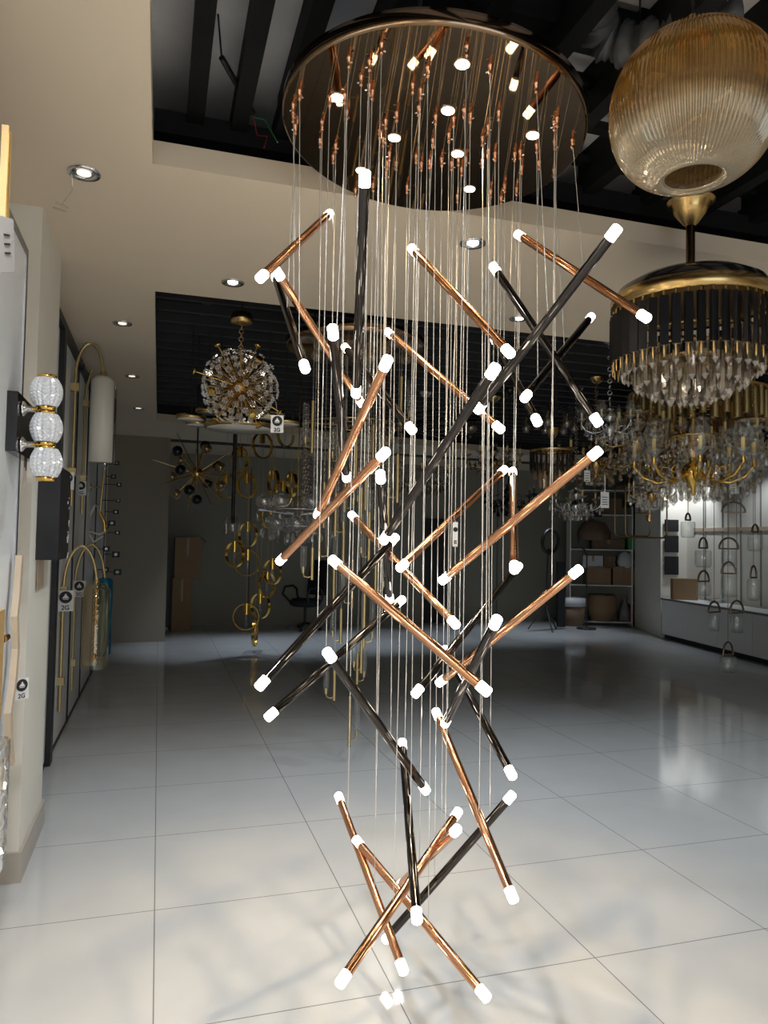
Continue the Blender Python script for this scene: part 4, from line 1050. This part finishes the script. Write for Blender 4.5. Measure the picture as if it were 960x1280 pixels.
t = carton('red_box', 'narrow red box at the end of the lowest shelf', (p.x+.10, p.y-.06, SH[0]+.001), (.08, .2, .34), principled('red_print', (.20, .02, .02), .6), ang)
shelf_box('cardboard box on the second shelf, the wider of two side by side', 731, 762, 23, 1, M_card)
shelf_box('cardboard box on the second shelf beside the wider one', 764, 791, 23, 1, M_card)
shelf_box('white carton lying on top of the wider box on the second shelf', 727, 752, 15, 1, M_plastic, .2, .33, 'white_carton')
shelf_box('small dark box beside the white carton on the second shelf', 753, 767, 15, 1, M_carddark, .2, .33)
p, s = on_shelf(781, 1, .18); p.z += .33
t = thing('white_sack', 'crumpled white sack on the boxes of the second shelf', 'bag', p, ang)
obj('sack', MB().lathe([(.001, 0), (9*s, 1*s), (11*s, 8*s), (8*s, 17*s), (3*s, 21*s), (.001, 22*s)], 14, (0, 0, 0), None, True, .1, 5), M_plastic, t)
shelf_box('flat dark cardboard box on the third shelf under the brown sack', 738, 779, 12, 2, M_carddark)
p, s = on_shelf(742, 2, .22); p.z += .17
t = thing('brown_sack', 'bulging brown sack on the third shelf', 'bag', p, ang)
obj('sack', MB().lathe([(.001, 0), (19*s, 1*s), (20*s, 10*s), (14*s, 22*s), (.001, 27*s)], 16, (0, 0, 0), None, True, .06, 5), M_carddark, t)
shelf_box('small green box at the end of the third shelf', 783, 791, 14, 2, M_greenbox, .15, 0, 'green_box')
shelf_box('dark cardboard box on the fourth shelf behind the hanging tag', 738, 775, 20, 3, M_carddark)
# leaning plank, ring light, floor lamp
p = PY(703, 776, 12.4); p.z = 0
t = thing('leaning_board', 'dark board leaning against the back wall beside the shelves', 'board', p)
obj('board', MB().box((0.05, .15, .62), (.16, .03, 1.25), Matrix.Rotation(-.12, 3, 'X') @ Matrix.Rotation(.06, 3, 'Y')), M_black, t)
obj('edge_strip', MB().box((-.04, .13, .62), (.012, .035, 1.25), Matrix.Rotation(-.12, 3, 'X') @ Matrix.Rotation(.06, 3, 'Y')), M_blackgloss, t)
p = PY(682, 777, 12.0); p.z = 0; c = PY(688, 677, 12.0)-p; s = DEP(p)/FPX
t = thing('ring_light', 'black ring light on a tripod in front of the back wall', 'ring light', p)
M = Matrix.Rotation(.35, 3, 'Z') @ Matrix.Rotation(PI/2+.1, 3, 'X')
obj('ring', MB().torus(c, 15*s, 2.2*s, M, 40, 8), M_black, t)
obj('pole', MB().cyl((0, 0, .28), (c.x*.4, c.y, c.z-15*s), .014, n=8), M_black, t)
obj('phone_clamp', MB().box(c-Vector((.02, 0, 13*s)), (.05, .05, .12)), M_black, t)
for k in range(3):
    a = 2*PI*k/3+.4; obj('tripod_leg', MB().bar((0, 0, .45), (.32*math.cos(a), .32*math.sin(a), .01), .02, .02), M_black, t)
p = PY(733, 780, 12.1); p.z = 0; s = DEP(p)/FPX
t = thing('floor_lamp', 'thin black arc floor lamp standing in front of the shelves', 'lamp', p)
obj('base', MB().lathe([(.001, 0), (.18, 0), (.18, .025), (.02, .035), (.001, .035)], 28), M_black, t)
obj('stem', MB().tube([(0, 0, .03), (0, 0, 92*s), (-3*s, 0, 98*s), (-12*s, 0, 108*s), (-11*s, 0, 122*s), (-2*s, 0, 136*s), (16*s, 0, 148*s)], .013, 8), M_black, t)
obj('lamp_head', MB().lathe([(.02, 0), (.09, -.09), (.085, -.09), (.015, 0)], 20, (16*s, 0, 147*s)), M_black, t)

# ------------------------------------------------------------------ white cabinets and lit recess
Cc = Vector((8.33, 10.72, 0)); Ee = Vector((7.36, 5.0, 0)); dv = (Ee-Cc); LL = dv.length; dv.normalize()
ang2 = math.atan2(dv.y, dv.x); n = 7; wd = LL/n
zc = PY(824, 747, 10.72).z
ordw = ['first white cabinet from the wall pier', 'second white cabinet from the wall pier', 'third white cabinet from the wall pier', 'fourth white cabinet from the wall pier', 'fifth white cabinet from the wall pier', 'sixth white cabinet from the wall pier', 'last white cabinet of the row, out at the picture edge']
for k in range(n):
    p = Cc+dv*(wd*k)
    t = thing('base_cabinet', ordw[k]+', handleless door', 'cabinet', p, ang2, 'white base cabinets')
    obj('body', MB().mm((.0, .02, .07), (wd, .46, zc-.035)), M_white, t)
    obj('door', MB().mm((.004, 0, .075), (wd-.004, .018, zc-.04)), M_white, t)
    obj('plinth', MB().mm((0, .05, 0), (wd, .45, .07)), M_black, t)
t = thing('countertop', 'long pale countertop over the white cabinets', 'countertop', (Cc.x, Cc.y, zc-.033), ang2)
obj('top', MB().mm((0, -.02, 0), (LL, .47, .033)), M_white, t)
obj('front_edge', MB().mm((0, -.024, .0), (LL, -.02, .030)), principled('grey_edge_band', (.25, .24, .22), .4), t)
Yp = 10.69
for (py, h_, lb) in ((657, 14, 'charcoal swatch panel on the lit white pier, topmost of three'), (680, 20, 'charcoal swatch panel on the lit white pier, middle of three'), (707, 22, 'charcoal swatch panel on the lit white pier, lowest of three, above the counter box')):
    p = PY(840, py, Yp); s = DEP(p)/FPX
    t = thing('swatch_panel', lb, 'panel', p, -.1)
    obj('board', MB().mm((-9*s, 0, -h_/2*s), (9*s, .02, h_/2*s)), M_swatch, t)
    obj('edge', MB().mm((-9.4*s, .004, -h_/2*s-.006), (9.4*s, .02, h_/2*s+.006)), M_black, t)
p = PY(855, 748, 10.3); s = DEP(p)/FPX
t = carton('cardboard_box', 'brown cardboard box standing on the white counter', (p.x, 10.3, zc+.002), (29*s, .24, 26*s), M_card, -.5)
p = PY(885, 752, 9.6); s = DEP(p)/FPX
t = thing('clear_tray', 'clear plastic tray of parts on the counter beside the cardboard box', 'tray', (p.x+.12, 9.6, zc+.002), ang2)
obj('tray', MB().mm((-.16, -.08, 0), (.16, .1, .012)).mm((-.16, -.08, 0), (.16, -.07, .07)).mm((-.16, .09, 0), (.16, .1, .07)), M_glass, t)
for k in range(4): obj('part_bag', MB().lathe([(.001, .012), (.035, .014), (.03, .05), (.001, .06)], 10, (-.11+.07*k, .01, 0)), M_plastic, t)
Wd = Vector((8.70-8.83, 8.2-10.76, 0)).normalized()
u = MB(); z = PY(915, 660, 9.0).z
u.bar((8.815, 10.5, z), (8.70-.012, 8.3, z), .03, .06); struct('trim_5', u, M_beige)
u = MB()
for k in range(6):
    q = Vector((8.83, 10.76, 0))+Wd*(.55+.42*k); u.mm((q.x-.014, q.y-.012, zc), (q.x-.002, q.y+.012, 3.0))
struct('trim_6', u, principled('grey_seam', (.25, .25, .24), .6))
lamp('SPOT', 'recess_light', (8.45, 10.2, 2.95), 60, (.85, .92, 1.0), (8.62, 10.6, 1.2), .03, 100, .8)
lamp('SPOT', 'recess_light', (8.2, 8.6, 2.95), 30, (.85, .92, 1.0), (8.6, 8.9, 1.0), .03, 100, .8)
# small power outlet on the back wall
p = PY(606, 691, 13.6)
t = thing('wall_hook', 'small dark round hook on the back wall behind the copper stick tips', 'hook', (p.x, 13.618, p.z))
obj('plate', MB().lathe([(.001, -.03), (.05, -.03), (.06, 0), (.001, 0)], 18, (0, 0, 0), Matrix.Rotation(-PI/2, 3, 'X')), M_black, t)
obj('peg', MB().cyl((0, -.02, 0), (0, -.10, .02), .012, n=8), M_black, t)

# ------------------------------------------------------------------ render look
vs_ = sc.view_settings
vs_.view_transform = 'Standard'; vs_.look = 'None'; vs_.gamma = 1; vs_.use_curve_mapping = False
vs_.exposure = 0.0
cy = sc.cycles
cy.max_bounces = 8; cy.diffuse_bounces = 3; cy.glossy_bounces = 5; cy.transmission_bounces = 4; cy.transparent_max_bounces = 24
cy.sample_clamp_indirect = 4.0; cy.caustics_reflective = False; cy.caustics_refractive = False
cy.use_denoising = True
